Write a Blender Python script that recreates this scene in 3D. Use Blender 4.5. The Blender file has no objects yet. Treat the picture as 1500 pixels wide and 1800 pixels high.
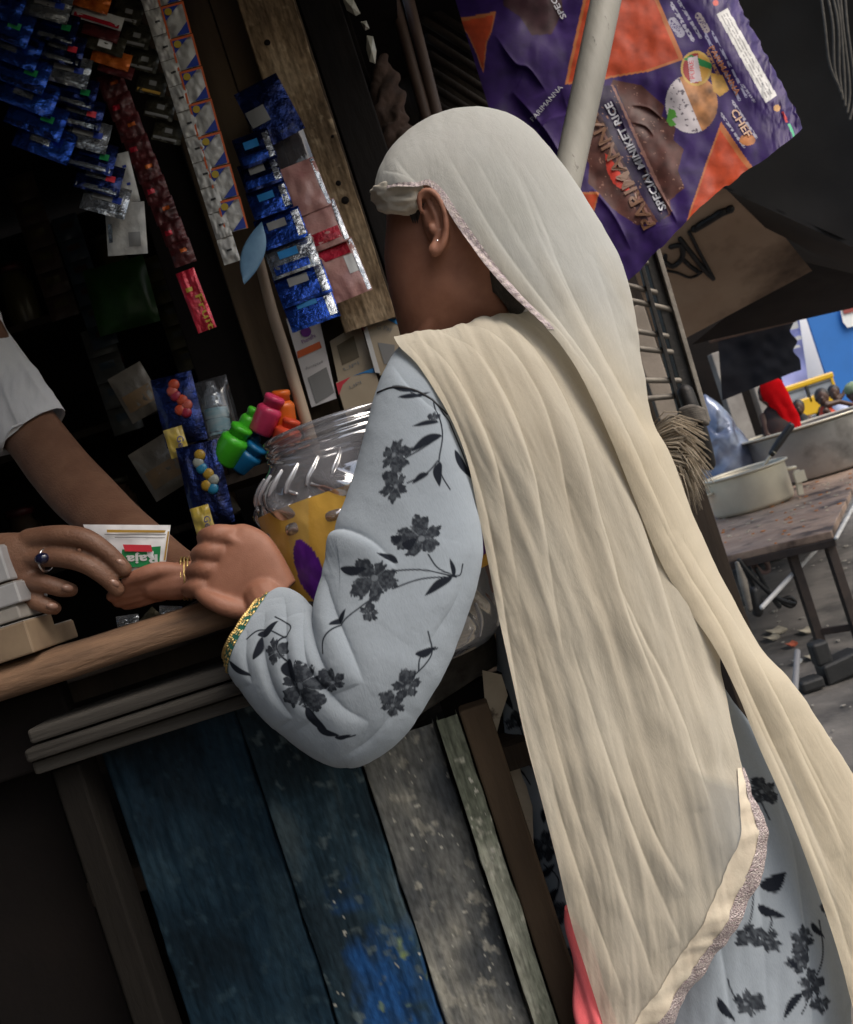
import bpy, math, random
import numpy as np
from mathutils import Vector, Matrix

random.seed(7)
rng = np.random.default_rng(7)
scene = bpy.context.scene
COL = scene.collection

# ------------------------------------------------------------------ camera
CAM_H = 1.2
F = 1560.0                      # focal length in pixels of an 1800 px tall photograph
ROLL = math.radians(18.0)
CR, SR = math.cos(ROLL), math.sin(ROLL)
cam_data = bpy.data.cameras.new('camera')
cam_data.sensor_fit = 'VERTICAL'
cam_data.sensor_height = 36.0
cam_data.lens = 36.0 * F / 1800.0
cam_data.clip_start = 0.02
cam_data.clip_end = 300
cam_data.dof.use_dof = True
cam_data.dof.focus_distance = 0.98
cam_data.dof.aperture_fstop = 13.0
cam = bpy.data.objects.new('camera', cam_data)
COL.objects.link(cam)
cam.matrix_world = Matrix(((CR, SR, 0, 0), (0, 0, -1, 0), (-SR, CR, 0, CAM_H), (0, 0, 0, 1)))
scene.camera = cam

# ------------------------------------------------------------------ sky and sun (overcast day)
SUN_EL, SUN_AZ = math.radians(50), math.radians(128)      # azimuth clockwise from +Y
world = bpy.data.worlds.new('World')
scene.world = world
world.use_nodes = True
wn = world.node_tree.nodes
sky = wn.new('ShaderNodeTexSky')
sky.sky_type = 'NISHITA'
sky.sun_disc = False
sky.sun_elevation = SUN_EL
sky.sun_rotation = SUN_AZ
sky.air_density = 1.4
sky.dust_density = 4.0
sky.ozone_density = 1.0
wn['Background'].inputs[1].default_value = 0.11
world.node_tree.links.new(sky.outputs[0], wn['Background'].inputs[0])
sun_data = bpy.data.lights.new('sun', 'SUN')
sun_data.energy = 1.35
sun_data.angle = math.radians(40)
sun_data.color = (1.0, 0.95, 0.88)
sun = bpy.data.objects.new('sun', sun_data)
COL.objects.link(sun)
sd = Vector((math.sin(SUN_AZ) * math.cos(SUN_EL), math.cos(SUN_AZ) * math.cos(SUN_EL), math.sin(SUN_EL)))
sun.rotation_euler = sd.to_track_quat('Z', 'Y').to_euler()
sun.location = sd * 20
scene.view_settings.view_transform = 'Standard'
scene.view_settings.look = 'None'
scene.view_settings.exposure = 0.62
scene.view_settings.gamma = 1.0
scene.view_settings.use_curve_mapping = False
scene.cycles.max_bounces = 8
scene.cycles.transparent_max_bounces = 16

# ------------------------------------------------------------------ helpers: points
def W(px, py, d):
    """the point seen at (px, py) of the 1500x1800 survey sheet, d metres in front of the viewpoint"""
    a = (px - 750) / F * d
    b = (900 - py) / F * d
    return Vector((a * CR + b * SR, d, CAM_H - a * SR + b * CR))

def Wn(P, d):
    a = (P[..., 0] - 750) / F * d
    b = (900 - P[..., 1]) / F * d
    return np.stack([a * CR + b * SR, d + 0 * a, CAM_H - a * SR + b * CR], -1)

def proj(P):
    x, y, z = P[..., 0], P[..., 1], P[..., 2] - CAM_H
    a = x * CR - z * SR
    b = x * SR + z * CR
    return np.stack([750 + a / y * F, 900 - b / y * F], -1)

def _h(ix, iy, s):
    n = (ix * 374761393 + iy * 668265263 + s * 982451653) & 0xFFFFFFFF
    n = ((n ^ (n >> 13)) * 1274126177) & 0xFFFFFFFF
    return ((n ^ (n >> 16)) & 0xFFFF) / 65535.0

def vnoise(x, y, s=0):
    x = np.asarray(x, float); y = np.asarray(y, float)
    ix, iy = np.floor(x).astype(np.int64), np.floor(y).astype(np.int64)
    fx, fy = x - ix, y - iy
    fx = fx * fx * (3 - 2 * fx); fy = fy * fy * (3 - 2 * fy)
    return ((_h(ix, iy, s) * (1 - fx) + _h(ix + 1, iy, s) * fx) * (1 - fy)
            + (_h(ix, iy + 1, s) * (1 - fx) + _h(ix + 1, iy + 1, s) * fx) * fy) * 2 - 1

def fbm(x, y, s=0, o=3):
    t = 0
    for k in range(o):
        t = t + vnoise(x * 2 ** k, y * 2 ** k, s + k * 17) * 0.5 ** k
    return t

def smooth_rows(A, n):
    """Catmull-Rom through the rows of A, n rows out"""
    A = np.asarray(A, float)
    m = len(A)
    t = np.linspace(0, m - 1, n)
    i = np.minimum(t.astype(int), m - 2)
    f = (t - i)[:, None]
    p0, p1, p2, p3 = A[np.maximum(i - 1, 0)], A[i], A[i + 1], A[np.minimum(i + 2, m - 1)]
    return 0.5 * (2 * p1 + (p2 - p0) * f + (2 * p0 - 5 * p1 + 4 * p2 - p3) * f ** 2 + (3 * p1 - p0 - 3 * p2 + p3) * f ** 3)

# ------------------------------------------------------------------ helpers: materials
def mk(name, c1, c2=None, scale=8.0, rough=0.7, metal=0.0, bump=0.0, bscale=60.0, stretch=(1, 1, 1), attr=None,
       spec=0.5, coat=0.0, stain=None, stain_scale=3.0, stain_lo=0.55, stain_hi=0.7, sheen=0.0, emit=None, sss=0.0, detail=5.0, rough2=None, fleck=None, fleck_scale=45.0, fleck_lo=0.68):
    m = bpy.data.materials.new(name)
    m.use_nodes = True
    nt = m.node_tree
    N, L = nt.nodes, nt.links
    b = N['Principled BSDF']
    b.inputs['Roughness'].default_value = rough
    b.inputs['Metallic'].default_value = metal
    b.inputs['Specular IOR Level'].default_value = spec
    b.inputs['Coat Weight'].default_value = coat
    b.inputs['Sheen Weight'].default_value = sheen
    if sss:
        b.inputs['Subsurface Weight'].default_value = sss
        b.inputs['Subsurface Radius'].default_value = (0.01, 0.004, 0.002)
    tc = N.new('ShaderNodeTexCoord')
    mp = N.new('ShaderNodeMapping')
    mp.inputs['Scale'].default_value = stretch
    L.new(tc.outputs['Object'], mp.inputs['Vector'])
    def noise(sc, det=detail):
        n = N.new('ShaderNodeTexNoise')
        n.inputs['Scale'].default_value = sc
        n.inputs['Detail'].default_value = det
        n.inputs['Roughness'].default_value = 0.6
        L.new(mp.outputs[0], n.inputs['Vector'])
        return n
    def mix(fac, a, bb):
        x = N.new('ShaderNodeMix'); x.data_type = 'RGBA'
        if hasattr(fac, 'is_linked'): L.new(fac, x.inputs[0])
        else: x.inputs[0].default_value = fac
        for s, v in ((x.inputs[6], a), (x.inputs[7], bb)):
            if hasattr(v, 'is_linked'): L.new(v, s)
            else: s.default_value = (*v, 1)
        return x.outputs[2]
    def ramp(src, lo, hi):
        r = N.new('ShaderNodeMapRange')
        r.inputs[1].default_value = lo; r.inputs[2].default_value = hi
        L.new(src, r.inputs[0])
        return r.outputs[0]
    out = None
    if attr:
        a = N.new('ShaderNodeAttribute'); a.attribute_name = attr
        out = a.outputs['Color']
        if c2 is not None:
            n = noise(scale)
            mm = N.new('ShaderNodeMix'); mm.data_type = 'RGBA'; mm.blend_type = 'MULTIPLY'
            L.new(ramp(n.outputs[0], 0.35, 0.7), mm.inputs[0])
            L.new(out, mm.inputs[6]); mm.inputs[7].default_value = (*c2, 1)
            out = mm.outputs[2]
    elif c2 is not None:
        n = noise(scale)
        out = mix(ramp(n.outputs[0], 0.32, 0.68), c1, c2)
    if stain is not None:
        n2 = noise(stain_scale)
        out = mix(ramp(n2.outputs[0], stain_lo, stain_hi), out if out is not None else c1, stain)
    if fleck is not None:
        n5 = noise(fleck_scale, 3)
        out = mix(ramp(n5.outputs[0], fleck_lo, fleck_lo + .03), out if out is not None else c1, fleck)
    if out is not None: L.new(out, b.inputs['Base Color'])
    else: b.inputs['Base Color'].default_value = (*c1, 1)
    if rough2 is not None:
        n4 = noise(scale * 1.7)
        r = N.new('ShaderNodeMapRange'); r.inputs[1].default_value = .35; r.inputs[2].default_value = .65
        r.inputs[3].default_value = rough; r.inputs[4].default_value = rough2
        L.new(n4.outputs[0], r.inputs[0]); L.new(r.outputs[0], b.inputs['Roughness'])
    if bump:
        n3 = noise(bscale)
        bp = N.new('ShaderNodeBump')
        bp.inputs['Strength'].default_value = bump
        bp.inputs['Distance'].default_value = 0.004
        L.new(n3.outputs[0], bp.inputs['Height'])
        L.new(bp.outputs[0], b.inputs['Normal'])
    if emit:
        b.inputs['Emission Color'].default_value = (*emit[:3], 1)
        b.inputs['Emission Strength'].default_value = emit[3]
    return m

def mk_clear(name, tint=(0.93, 0.94, 0.96), gloss=0.12, haze=0.10):
    """clear thin plastic: see-through with a glossy skin and a little milkiness"""
    m = bpy.data.materials.new(name); m.use_nodes = True
    nt = m.node_tree; N, L = nt.nodes, nt.links
    N.remove(N['Principled BSDF'])
    o = N['Material Output']
    tr = N.new('ShaderNodeBsdfTransparent'); tr.inputs[0].default_value = (*tint, 1)
    gl = N.new('ShaderNodeBsdfGlossy'); gl.inputs['Roughness'].default_value = 0.08
    df = N.new('ShaderNodeBsdfDiffuse'); df.inputs[0].default_value = (0.75, 0.75, 0.82, 1)
    lw = N.new('ShaderNodeLayerWeight'); lw.inputs[0].default_value = 0.35
    mr = N.new('ShaderNodeMapRange'); mr.inputs[3].default_value = gloss * 0.5; mr.inputs[4].default_value = min(1, gloss * 4)
    L.new(lw.outputs['Facing'], mr.inputs[0])
    m1 = N.new('ShaderNodeMixShader'); m1.inputs[0].default_value = haze
    L.new(tr.outputs[0], m1.inputs[1]); L.new(df.outputs[0], m1.inputs[2])
    m2 = N.new('ShaderNodeMixShader')
    L.new(mr.outputs[0], m2.inputs[0]); L.new(m1.outputs[0], m2.inputs[1]); L.new(gl.outputs[0], m2.inputs[2])
    L.new(m2.outputs[0], o.inputs[0])
    return m

def mk_cloth(name, c1, c2, thin_attr=False, weave=900, transl=0.25, cattr=None, sheer=0.0, crink=.22, crk=.004, ccol=(0.022, 0.026, 0.036)):
    """soft woven cloth: diffuse and translucent, fine weave relief, optional vertex print and sheer areas"""
    m = bpy.data.materials.new(name); m.use_nodes = True
    nt = m.node_tree; N, L = nt.nodes, nt.links
    N.remove(N['Principled BSDF'])
    o = N['Material Output']
    tc = N.new('ShaderNodeTexCoord')
    n = N.new('ShaderNodeTexNoise'); n.inputs['Scale'].default_value = 9; n.inputs['Detail'].default_value = 6
    L.new(tc.outputs['Object'], n.inputs['Vector'])
    mr = N.new('ShaderNodeMapRange'); mr.inputs[1].default_value = .35; mr.inputs[2].default_value = .68
    L.new(n.outputs[0], mr.inputs[0])
    mx = N.new('ShaderNodeMix'); mx.data_type = 'RGBA'
    L.new(mr.outputs[0], mx.inputs[0])
    mx.inputs[6].default_value = (*c1, 1); mx.inputs[7].default_value = (*c2, 1)
    colr = mx.outputs[2]
    n2 = N.new('ShaderNodeTexNoise'); n2.inputs['Scale'].default_value = weave; n2.inputs['Detail'].default_value = 2
    mpv = N.new('ShaderNodeMapping'); mpv.inputs['Scale'].default_value = (1, 1, 0.25)
    L.new(tc.outputs['Object'], mpv.inputs[0]); L.new(mpv.outputs[0], n2.inputs['Vector'])
    if cattr:
        a = N.new('ShaderNodeAttribute'); a.attribute_name = cattr
        mp = N.new('ShaderNodeMix'); mp.data_type = 'RGBA'
        L.new(a.outputs['Fac'], mp.inputs[0]); L.new(colr, mp.inputs[6]); mp.inputs[7].default_value = (*ccol, 1)
        colr = mp.outputs[2]
    mm = N.new('ShaderNodeMix'); mm.data_type = 'RGBA'; mm.blend_type = 'MULTIPLY'
    mm.inputs[0].default_value = 0.16
    L.new(colr, mm.inputs[6]); L.new(n2.outputs[0], mm.inputs[7])
    n6 = N.new('ShaderNodeTexNoise'); n6.inputs['Scale'].default_value = 46; n6.inputs['Detail'].default_value = 7; n6.inputs['Roughness'].default_value = .62; n6.inputs['Distortion'].default_value = .8
    mp6 = N.new('ShaderNodeMapping'); mp6.inputs['Scale'].default_value = (1, 1, crink)
    L.new(tc.outputs['Object'], mp6.inputs[0]); L.new(mp6.outputs[0], n6.inputs['Vector'])
    b6 = N.new('ShaderNodeBump'); b6.inputs['Strength'].default_value = 0.5; b6.inputs['Distance'].default_value = crk
    L.new(n6.outputs[0], b6.inputs['Height'])
    bp = N.new('ShaderNodeBump'); bp.inputs['Strength'].default_value = 0.25; bp.inputs['Distance'].default_value = 0.0012
    L.new(n2.outputs[0], bp.inputs['Height']); L.new(b6.outputs[0], bp.inputs['Normal'])
    df = N.new('ShaderNodeBsdfDiffuse'); df.inputs['Roughness'].default_value = 0.8
    L.new(mm.outputs[2], df.inputs[0]); L.new(bp.outputs[0], df.inputs['Normal'])
    tl = N.new('ShaderNodeBsdfTranslucent'); L.new(mm.outputs[2], tl.inputs[0])
    m1 = N.new('ShaderNodeMixShader'); m1.inputs[0].default_value = transl
    L.new(df.outputs[0], m1.inputs[1]); L.new(tl.outputs[0], m1.inputs[2])
    last = m1.outputs[0]
    if thin_attr or sheer:
        tr = N.new('ShaderNodeBsdfTransparent')
        m2 = N.new('ShaderNodeMixShader')
        if thin_attr:
            a2 = N.new('ShaderNodeAttribute'); a2.attribute_name = 'thin'
            L.new(a2.outputs['Fac'], m2.inputs[0])
        else: m2.inputs[0].default_value = sheer
        L.new(last, m2.inputs[1]); L.new(tr.outputs[0], m2.inputs[2])
        last = m2.outputs[0]
    L.new(last, o.inputs[0])
    return m

# ------------------------------------------------------------------ helpers: objects
def tag(o, label=None, cat=None, group=None, kind=None):
    if label: o['label'] = label
    if cat: o['category'] = cat
    if group: o['group'] = group
    if kind: o['kind'] = kind
    return o

def thing(name, label, cat, loc=(0, 0, 0), group=None):
    o = bpy.data.objects.new(name, None)
    o.empty_display_size = 0.05
    COL.objects.link(o)
    o.location = loc
    return tag(o, label, cat, group)

def link(name, me, mat, parent=None, smooth=True):
    o = bpy.data.objects.new(name, me)
    COL.objects.link(o)
    if mat is not None and not me.materials: me.materials.append(mat)
    if smooth: me.polygons.foreach_set('use_smooth', np.ones(len(me.polygons), bool))
    if parent is not None:
        o.parent = parent
        if parent.type == 'EMPTY': o.matrix_parent_inverse = Matrix.Translation(-Vector(parent.location))
    return o

class MB:
    def __init__(self): self.V, self.Fc = [], []
    def add(self, V, Fc):
        b = len(self.V)
        self.V += [tuple(v) for v in V]
        self.Fc += [tuple(b + i for i in f) for f in Fc]
        return self
    def quad(self, *p): return self.add(p, [tuple(range(len(p)))])
    def box(self, c, ex, ey, ez):
        c, ex, ey, ez = Vector(c), Vector(ex), Vector(ey), Vector(ez)
        V = [c + sx * ex + sy * ey + sz * ez for sx in (-1, 1) for sy in (-1, 1) for sz in (-1, 1)]
        Fc = [(0, 1, 3, 2), (4, 6, 7, 5), (0, 4, 5, 1), (2, 3, 7, 6), (0, 2, 6, 4), (1, 5, 7, 3)]
        if ex.cross(ey).dot(ez) < 0: Fc = [f[::-1] for f in Fc]
        return self.add(V, Fc)
    def beam(self, A, B, w, t, side=None):
        """a straight board from A to B, w wide across, t thick"""
        A, B = Vector(A), Vector(B)
        ax = (B - A)
        s = Vector(side) if side is not None else ax.cross(Vector((0, 1, 0)))
        s = (s - ax * (s.dot(ax) / ax.length_squared)).normalized()
        n = ax.cross(s).normalized()
        return self.box((A + B) / 2, ax / 2, s * w / 2, n * t / 2)
    def tube(self, pts, rad, n=10, round_ends=True, smooth=0):
        pts = [Vector(p) for p in pts]
        if not hasattr(rad, '__len__'): rad = [rad] * len(pts)
        if smooth:
            A = smooth_rows([[*p, r] for p, r in zip(pts, rad)], smooth)
            pts = [Vector(a[:3]) for a in A]; rad = [max(a[3], 1e-4) for a in A]
        T = [(pts[min(i + 1, len(pts) - 1)] - pts[max(i - 1, 0)]).normalized() for i in range(len(pts))]
        rings = [(p, r, t) for p, r, t in zip(pts, rad, T)]
        if round_ends:
            k = 4
            st = [(pts[0] - T[0] * rad[0] * math.sin(a), rad[0] * math.cos(a), T[0]) for a in [math.pi / 2 * (1 - j / k) * .97 for j in range(k)]]
            en = [(pts[-1] + T[-1] * rad[-1] * math.sin(a), rad[-1] * math.cos(a), T[-1]) for a in [math.pi / 2 * (j + 1) / k * .97 for j in range(k)]]
            rings = st + rings + en
        V, Fc = [], []
        u = T[0].orthogonal().normalized()
        for p, r, t in rings:
            u = (u - t * u.dot(t)).normalized()
            v = t.cross(u)
            V += [p + (u * math.cos(a) + v * math.sin(a)) * r for a in [2 * math.pi * j / n for j in range(n)]]
        for i in range(len(rings) - 1):
            for j in range(n):
                Fc.append((i * n + j, i * n + (j + 1) % n, (i + 1) * n + (j + 1) % n, (i + 1) * n + j))
        Fc.append(tuple(range(n))[::-1]); Fc.append(tuple((len(rings) - 1) * n + j for j in range(n)))
        return self.add(V, Fc)
    def grid(self, P, wrap=False):
        nv, nu = P.shape[:2]
        Fc = []
        for i in range(nv - 1):
            for j in range(nu if wrap else nu - 1):
                Fc.append((i * nu + j, i * nu + (j + 1) % nu, (i + 1) * nu + (j + 1) % nu, (i + 1) * nu + j))
        return self.add(P.reshape(-1, 3).tolist(), Fc)
    def ball(self, c, rx, ry, rz, nu=14, nv=9):
        th = np.linspace(0.02, np.pi - 0.02, nv)[:, None]; ph = np.linspace(0, 2 * np.pi, nu, endpoint=False)[None]
        P = np.stack([c[0] + rx * np.sin(th) * np.cos(ph), c[1] + ry * np.sin(th) * np.sin(ph), c[2] + rz * np.cos(th) + 0 * ph], -1)
        self.grid(P, True)
        b = len(self.V) - nu * nv
        self.Fc += [tuple(b + j for j in range(nu)), tuple(b + (nv - 1) * nu + j for j in range(nu))[::-1]]
        return self
    def lathe(self, c, prof, n=32, ax=(0, 0, 1), caps=(True, True), fn=None):
        ax = Vector(ax).normalized(); u = ax.orthogonal().normalized(); v = ax.cross(u)
        c = Vector(c); V, Fc = [], []
        for k, (r, h) in enumerate(prof):
            for j in range(n):
                a = 2 * math.pi * j / n
                rr = r * (fn(a, h) if fn else 1)
                V.append(c + ax * h + (u * math.cos(a) + v * math.sin(a)) * rr)
        m = len(prof)
        for i in range(m - 1):
            for j in range(n): Fc.append((i * n + j, i * n + (j + 1) % n, (i + 1) * n + (j + 1) % n, (i + 1) * n + j))
        if caps[0]: Fc.append(tuple(range(n))[::-1])
        if caps[1]: Fc.append(tuple((m - 1) * n + j for j in range(n)))
        return self.add(V, Fc)
    def build(self, name, mat, parent=None, smooth=False, bev=0.0, sub=0):
        me = bpy.data.meshes.new(name)
        me.from_pydata(self.V, [], self.Fc)
        me.validate(); me.update()
        o = link(name, me, mat, parent, smooth)
        if bev:
            md = o.modifiers.new('edge', 'BEVEL'); md.width = bev; md.segments = 2; md.limit_method = 'ANGLE'
        if sub:
            md = o.modifiers.new('round', 'SUBSURF'); md.levels = sub; md.render_levels = sub
        return o

def grid_obj(name, P, mat, parent=None, wrap=False, **attrs):
    """a fine sheet or tube from an array of points (rows, columns, 3) with per-point attributes"""
    nv, nu = P.shape[:2]
    me = bpy.data.meshes.new(name)
    i = np.arange(nv - 1)[:, None]; j = np.arange(nu if wrap else nu - 1)[None]
    q = np.stack([i * nu + j, i * nu + (j + 1) % nu, (i + 1) * nu + (j + 1) % nu, (i + 1) * nu + j], -1).reshape(-1, 4)
    me.vertices.add(nv * nu); me.vertices.foreach_set('co', P.reshape(-1).astype(np.float32))
    me.loops.add(q.size); me.loops.foreach_set('vertex_index', q.reshape(-1).astype(np.int32))
    me.polygons.add(len(q)); me.polygons.foreach_set('loop_start', (np.arange(len(q)) * 4).astype(np.int32))
    me.update(calc_edges=True)
    for k, A in attrs.items():
        if A.ndim == 3:
            at = me.color_attributes.new(k, 'FLOAT_COLOR', 'POINT')
            C4 = np.ones((nv * nu, 4), np.float32); C4[:, :3] = A.reshape(-1, 3)
            at.data.foreach_set('color', C4.reshape(-1))
        else:
            at = me.attributes.new(k, 'FLOAT', 'POINT'); at.data.foreach_set('value', A.reshape(-1).astype(np.float32))
    return link(name, me, mat, parent, True)

def fuse(mb, name, mat, parent, voxel=0.003, it=6):
    """overlapping closed shapes made into one continuous skin"""
    o = mb.build(name, mat, None, True)
    r = o.modifiers.new('fuse', 'REMESH'); r.mode = 'VOXEL'; r.voxel_size = voxel; r.use_smooth_shade = True
    s = o.modifiers.new('soft', 'SMOOTH'); s.factor = 0.5; s.iterations = it
    dg = bpy.context.evaluated_depsgraph_get(); dg.update()
    me = bpy.data.meshes.new_from_object(o.evaluated_get(dg))
    bpy.data.objects.remove(o)
    me.name = name
    if not me.materials: me.materials.append(mat)
    return link(name, me, mat, parent, True)

def normals(P, wrap=False):
    if wrap: du = np.roll(P, -1, 1) - np.roll(P, 1, 1)
    else: du = np.gradient(P, axis=1)
    dv = np.gradient(P, axis=0)
    n = np.cross(du, dv)
    return n / np.maximum(np.linalg.norm(n, axis=-1, keepdims=True), 1e-9)

def dist_poly(Q, pts):
    """unsigned and signed distance from points Q to a polyline, and the run along it 0..1"""
    best = np.full(Q.shape[:-1], 1e9); sgn = np.zeros(Q.shape[:-1]); run = np.zeros(Q.shape[:-1])
    pts = np.asarray(pts, float); n = len(pts) - 1
    for k in range(n):
        a, b = pts[k], pts[k + 1]
        ab = b - a
        t = np.clip(((Q - a) @ ab) / (ab @ ab), 0, 1)
        dv = Q - a - t[..., None] * ab
        dd = np.hypot(dv[..., 0], dv[..., 1])
        m = dd < best
        best = np.where(m, dd, best)
        sgn = np.where(m, np.sign(ab[0] * dv[..., 1] - ab[1] * dv[..., 0]), sgn)
        run = np.where(m, (k + t) / n, run)
    return best, sgn * best, run

def folds(Q, lines):
    """relief of cloth creases: each line (points, width, height) is a soft roll on one side and a sharp step on the other"""
    h = np.zeros(Q.shape[:-1])
    for pts, w, amp in lines:
        P = smooth_rows(pts, max(8, 5 * len(pts)))
        d, s, r = dist_poly(Q, P)
        fade = np.sin(np.pi * np.clip(r, 0, 1)) ** .8
        x = s / w
        prof = np.where(x >= 0, np.exp(-x * 1.1) * (x * 2.2 - .25), -np.exp(x * 3.0) * .25)
        h += amp * prof * fade
    return h

def sectube(st, nv, nu, front=None, sq=1.0):
    """ring sections: (Lx, Ly, dl, Rx, Ry, dr, front bulge, back bulge) -> points (nv, nu, 3); first half of the ring faces the street"""
    S = smooth_rows(st, nv)
    L3 = Wn(S[:, 0:2], S[:, 2]); R3 = Wn(S[:, 3:5], S[:, 5])
    nf = front or nu // 2
    th = np.concatenate([np.linspace(0, np.pi, nf, endpoint=False), np.linspace(np.pi, 2 * np.pi, nu - nf, endpoint=False)])
    cx = np.cos(th); sn = np.sin(th)
    cx = np.sign(cx) * np.abs(cx) ** sq; sn = np.sign(sn) * np.abs(sn) ** sq
    mid, half = (L3 + R3) / 2, (R3 - L3) / 2
    P = mid[:, None] - cx[None, :, None] * half[:, None]
    bul = np.where(sn[None] > 0, S[:, 6:7] * sn[None], S[:, 7:8] * sn[None])
    P[..., 1] -= bul
    return P

def arcsheet(st, nv, nu, p0=0.0, p1=150.0):
    """open drape: starts flat to the street at L, turns away over R, runs on behind. rows (Lx, Ly, dl, Rx, Ry, dr)"""
    S = smooth_rows(st, nv)
    ph = np.radians(np.linspace(p0, p1, nu))
    s, c = np.sin(ph)[None, :, None], np.cos(ph)[None, :]
    D = S[:, 5:6] - (S[:, 5:6] - S[:, 2:3]) * c
    if p1 < 90:                                     # the drape ends in a free edge at R
        s = s / math.sin(math.radians(p1)); k = math.cos(math.radians(p1))
        D = S[:, 5:6] - (S[:, 5:6] - S[:, 2:3]) * (c - k) / (1 - k)
    Q = S[:, None, 0:2] + (S[:, None, 3:5] - S[:, None, 0:2]) * s
    return Wn(Q, D)

_txt = {}
def glyphs(s, bold=0.0):
    k = (s, bold)
    if k not in _txt:
        cu = bpy.data.curves.new('t', 'FONT'); cu.body = s; cu.size = 1.0; cu.offset = bold; cu.resolution_u = 2
        o = bpy.data.objects.new('t', cu); COL.objects.link(o)
        dg = bpy.context.evaluated_depsgraph_get(); dg.update()
        me = bpy.data.meshes.new_from_object(o.evaluated_get(dg))
        V = np.array([v.co[:2] for v in me.vertices]).reshape(-1, 2); Fc = [tuple(p.vertices) for p in me.polygons]
        bpy.data.objects.remove(o); bpy.data.curves.remove(cu); bpy.data.meshes.remove(me)
        _txt[k] = (V, Fc)
    return _txt[k]

def text(s, o, end, size, depth, mat, parent, name='lettering', bold=0.0, lift=0.0015):
    """lettering from o towards end (survey pixels), letter height size, on a surface whose distance is depth (number or function)"""
    V, Fc = glyphs(s, bold)
    wd = V[:, 0].max() - V[:, 0].min()
    o, end = np.array(o, float), np.array(end, float)
    dr = end - o; ln = np.hypot(*dr); dr = dr / ln
    up = np.array([dr[1], -dr[0]])
    sx = ln / wd
    Q = o + (V[:, :1] - V[:, 0].min()) * sx * dr + V[:, 1:] / 0.72 * size * up
    D = depth(Q) if callable(depth) else np.full(len(Q), depth)
    P = Wn(Q, D - lift)
    return MB().add(P.tolist(), Fc).build(name, mat, parent)

def flat(poly, d, mat, name, parent, lift=0.0):
    return MB().quad(*[W(x, y, (dd[0] if dd else d) - lift) for x, y, *dd in poly]).build(name, mat, parent)

def in_poly(Q, poly):
    x, y = Q[..., 0], Q[..., 1]
    c = np.zeros(x.shape, bool); n = len(poly)
    for i in range(n):
        x1, y1 = poly[i]; x2, y2 = poly[(i + 1) % n]
        if y1 == y2: continue
        c ^= ((y1 > y) != (y2 > y)) & (x < (x2 - x1) * (y - y1) / (y2 - y1) + x1)
    return c

def Wx(px, py, d): return W(px, py, d).x
def patch(c, nv, nu, amp=0.0, sc=90, seed=0, sag=0.0, axis=None):
    """a sheet between four survey corners (x, y, d): top-left, top-right, bottom-right, bottom-left; gentle waves across it"""
    A = np.array(c, float)
    v = np.linspace(0, 1, nv)[:, None, None]; u = np.linspace(0, 1, nu)[None, :, None]
    Q = (A[0] * (1 - u) + A[1] * u) * (1 - v) + (A[3] * (1 - u) + A[2] * u) * v
    D = Q[..., 2] + amp * fbm(Q[..., 0] / sc, Q[..., 1] / sc, seed) + sag * (np.sin(np.pi * v) * np.sin(np.pi * u))[..., 0]
    return Q[..., :2].copy(), Wn(Q[..., :2], D), D

# ================================================================== materials of the place
wood_dark = mk('old_dark_wood', (0.045, 0.034, 0.026), (0.020, 0.016, 0.014), scale=14, spec=0.12, rough=0.75, bump=0.6, bscale=90, stretch=(1, 1, 0.12))
wood_brown = mk('worn_brown_wood', (0.25, 0.145, 0.085), (0.11, 0.064, 0.040), scale=58, rough=0.7, bump=0.9, bscale=110, stretch=(0.15, 1, 1), stain=(0.05, 0.035, 0.025), stain_scale=6, stain_lo=.5, stain_hi=.75)
wood_grey = mk('weathered_grey_wood', (0.085, 0.078, 0.070), (0.036, 0.033, 0.030), scale=18, spec=0.12, rough=0.85, bump=0.7, bscale=70, stretch=(0.10, 1, 1.6), stain=(0.035, 0.03, 0.026), stain_scale=9)
wood_post = mk('tan_board', (0.21, 0.145, 0.085), (0.135, 0.090, 0.052), scale=10, rough=0.8, bump=0.5, bscale=60, stretch=(1, 1, 0.15), stain=(0.07, 0.05, 0.032), stain_scale=4, stain_lo=.52, stain_hi=.72)
wood_part = mk('sooty_board', (0.12, 0.085, 0.055), (0.055, 0.038, 0.026), scale=6, spec=0.12, rough=0.85, bump=0.5, bscale=50, stretch=(1, 1, 0.2), stain=(0.02, 0.016, 0.013), stain_scale=3, stain_lo=.45, stain_hi=.65)
shade_soot = mk('shade_soot_black', (0.008, 0.007, 0.007), (0.014, 0.011, 0.010), scale=5, spec=0.12, rough=0.9, bump=0.3, bscale=40)  # kiosk's deep shade put into a near-black colour; also the smoke-black lane wall
def plank_mat(n, c1, c2, st, ss, lo=.5, hi=.7):
    return mk(n, c1, c2, scale=7, rough=0.75, bump=0.6, bscale=110, stretch=(1, 1, 0.35), stain=st, stain_scale=ss, stain_lo=lo, stain_hi=hi, fleck=(.30, .30, .28), fleck_scale=52, fleck_lo=.665)
pl1 = plank_mat('plank_slate_blue', (0.028, 0.038, 0.050), (0.018, 0.020, 0.024), (0.010, 0.010, 0.011), 4, .5, .62)
pl2 = plank_mat('plank_faded_blue', (0.045, 0.058, 0.070), (0.026, 0.027, 0.028), (0.02, 0.065, 0.19), 4, .54, .70)
pl3 = plank_mat('plank_dirty_cream', (0.25, 0.235, 0.20), (0.13, 0.125, 0.115), (0.035, 0.038, 0.045), 7, .48, .68)
pl4 = plank_mat('plank_grey_green', (0.24, 0.245, 0.20), (0.14, 0.15, 0.125), (0.06, 0.055, 0.045), 9, .52, .7)
black_wood = mk('black_post', (0.010, 0.009, 0.010), (0.018, 0.015, 0.014), scale=12, spec=0.12, rough=0.7, bump=0.4, bscale=60, stretch=(1, 1, .2))
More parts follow.
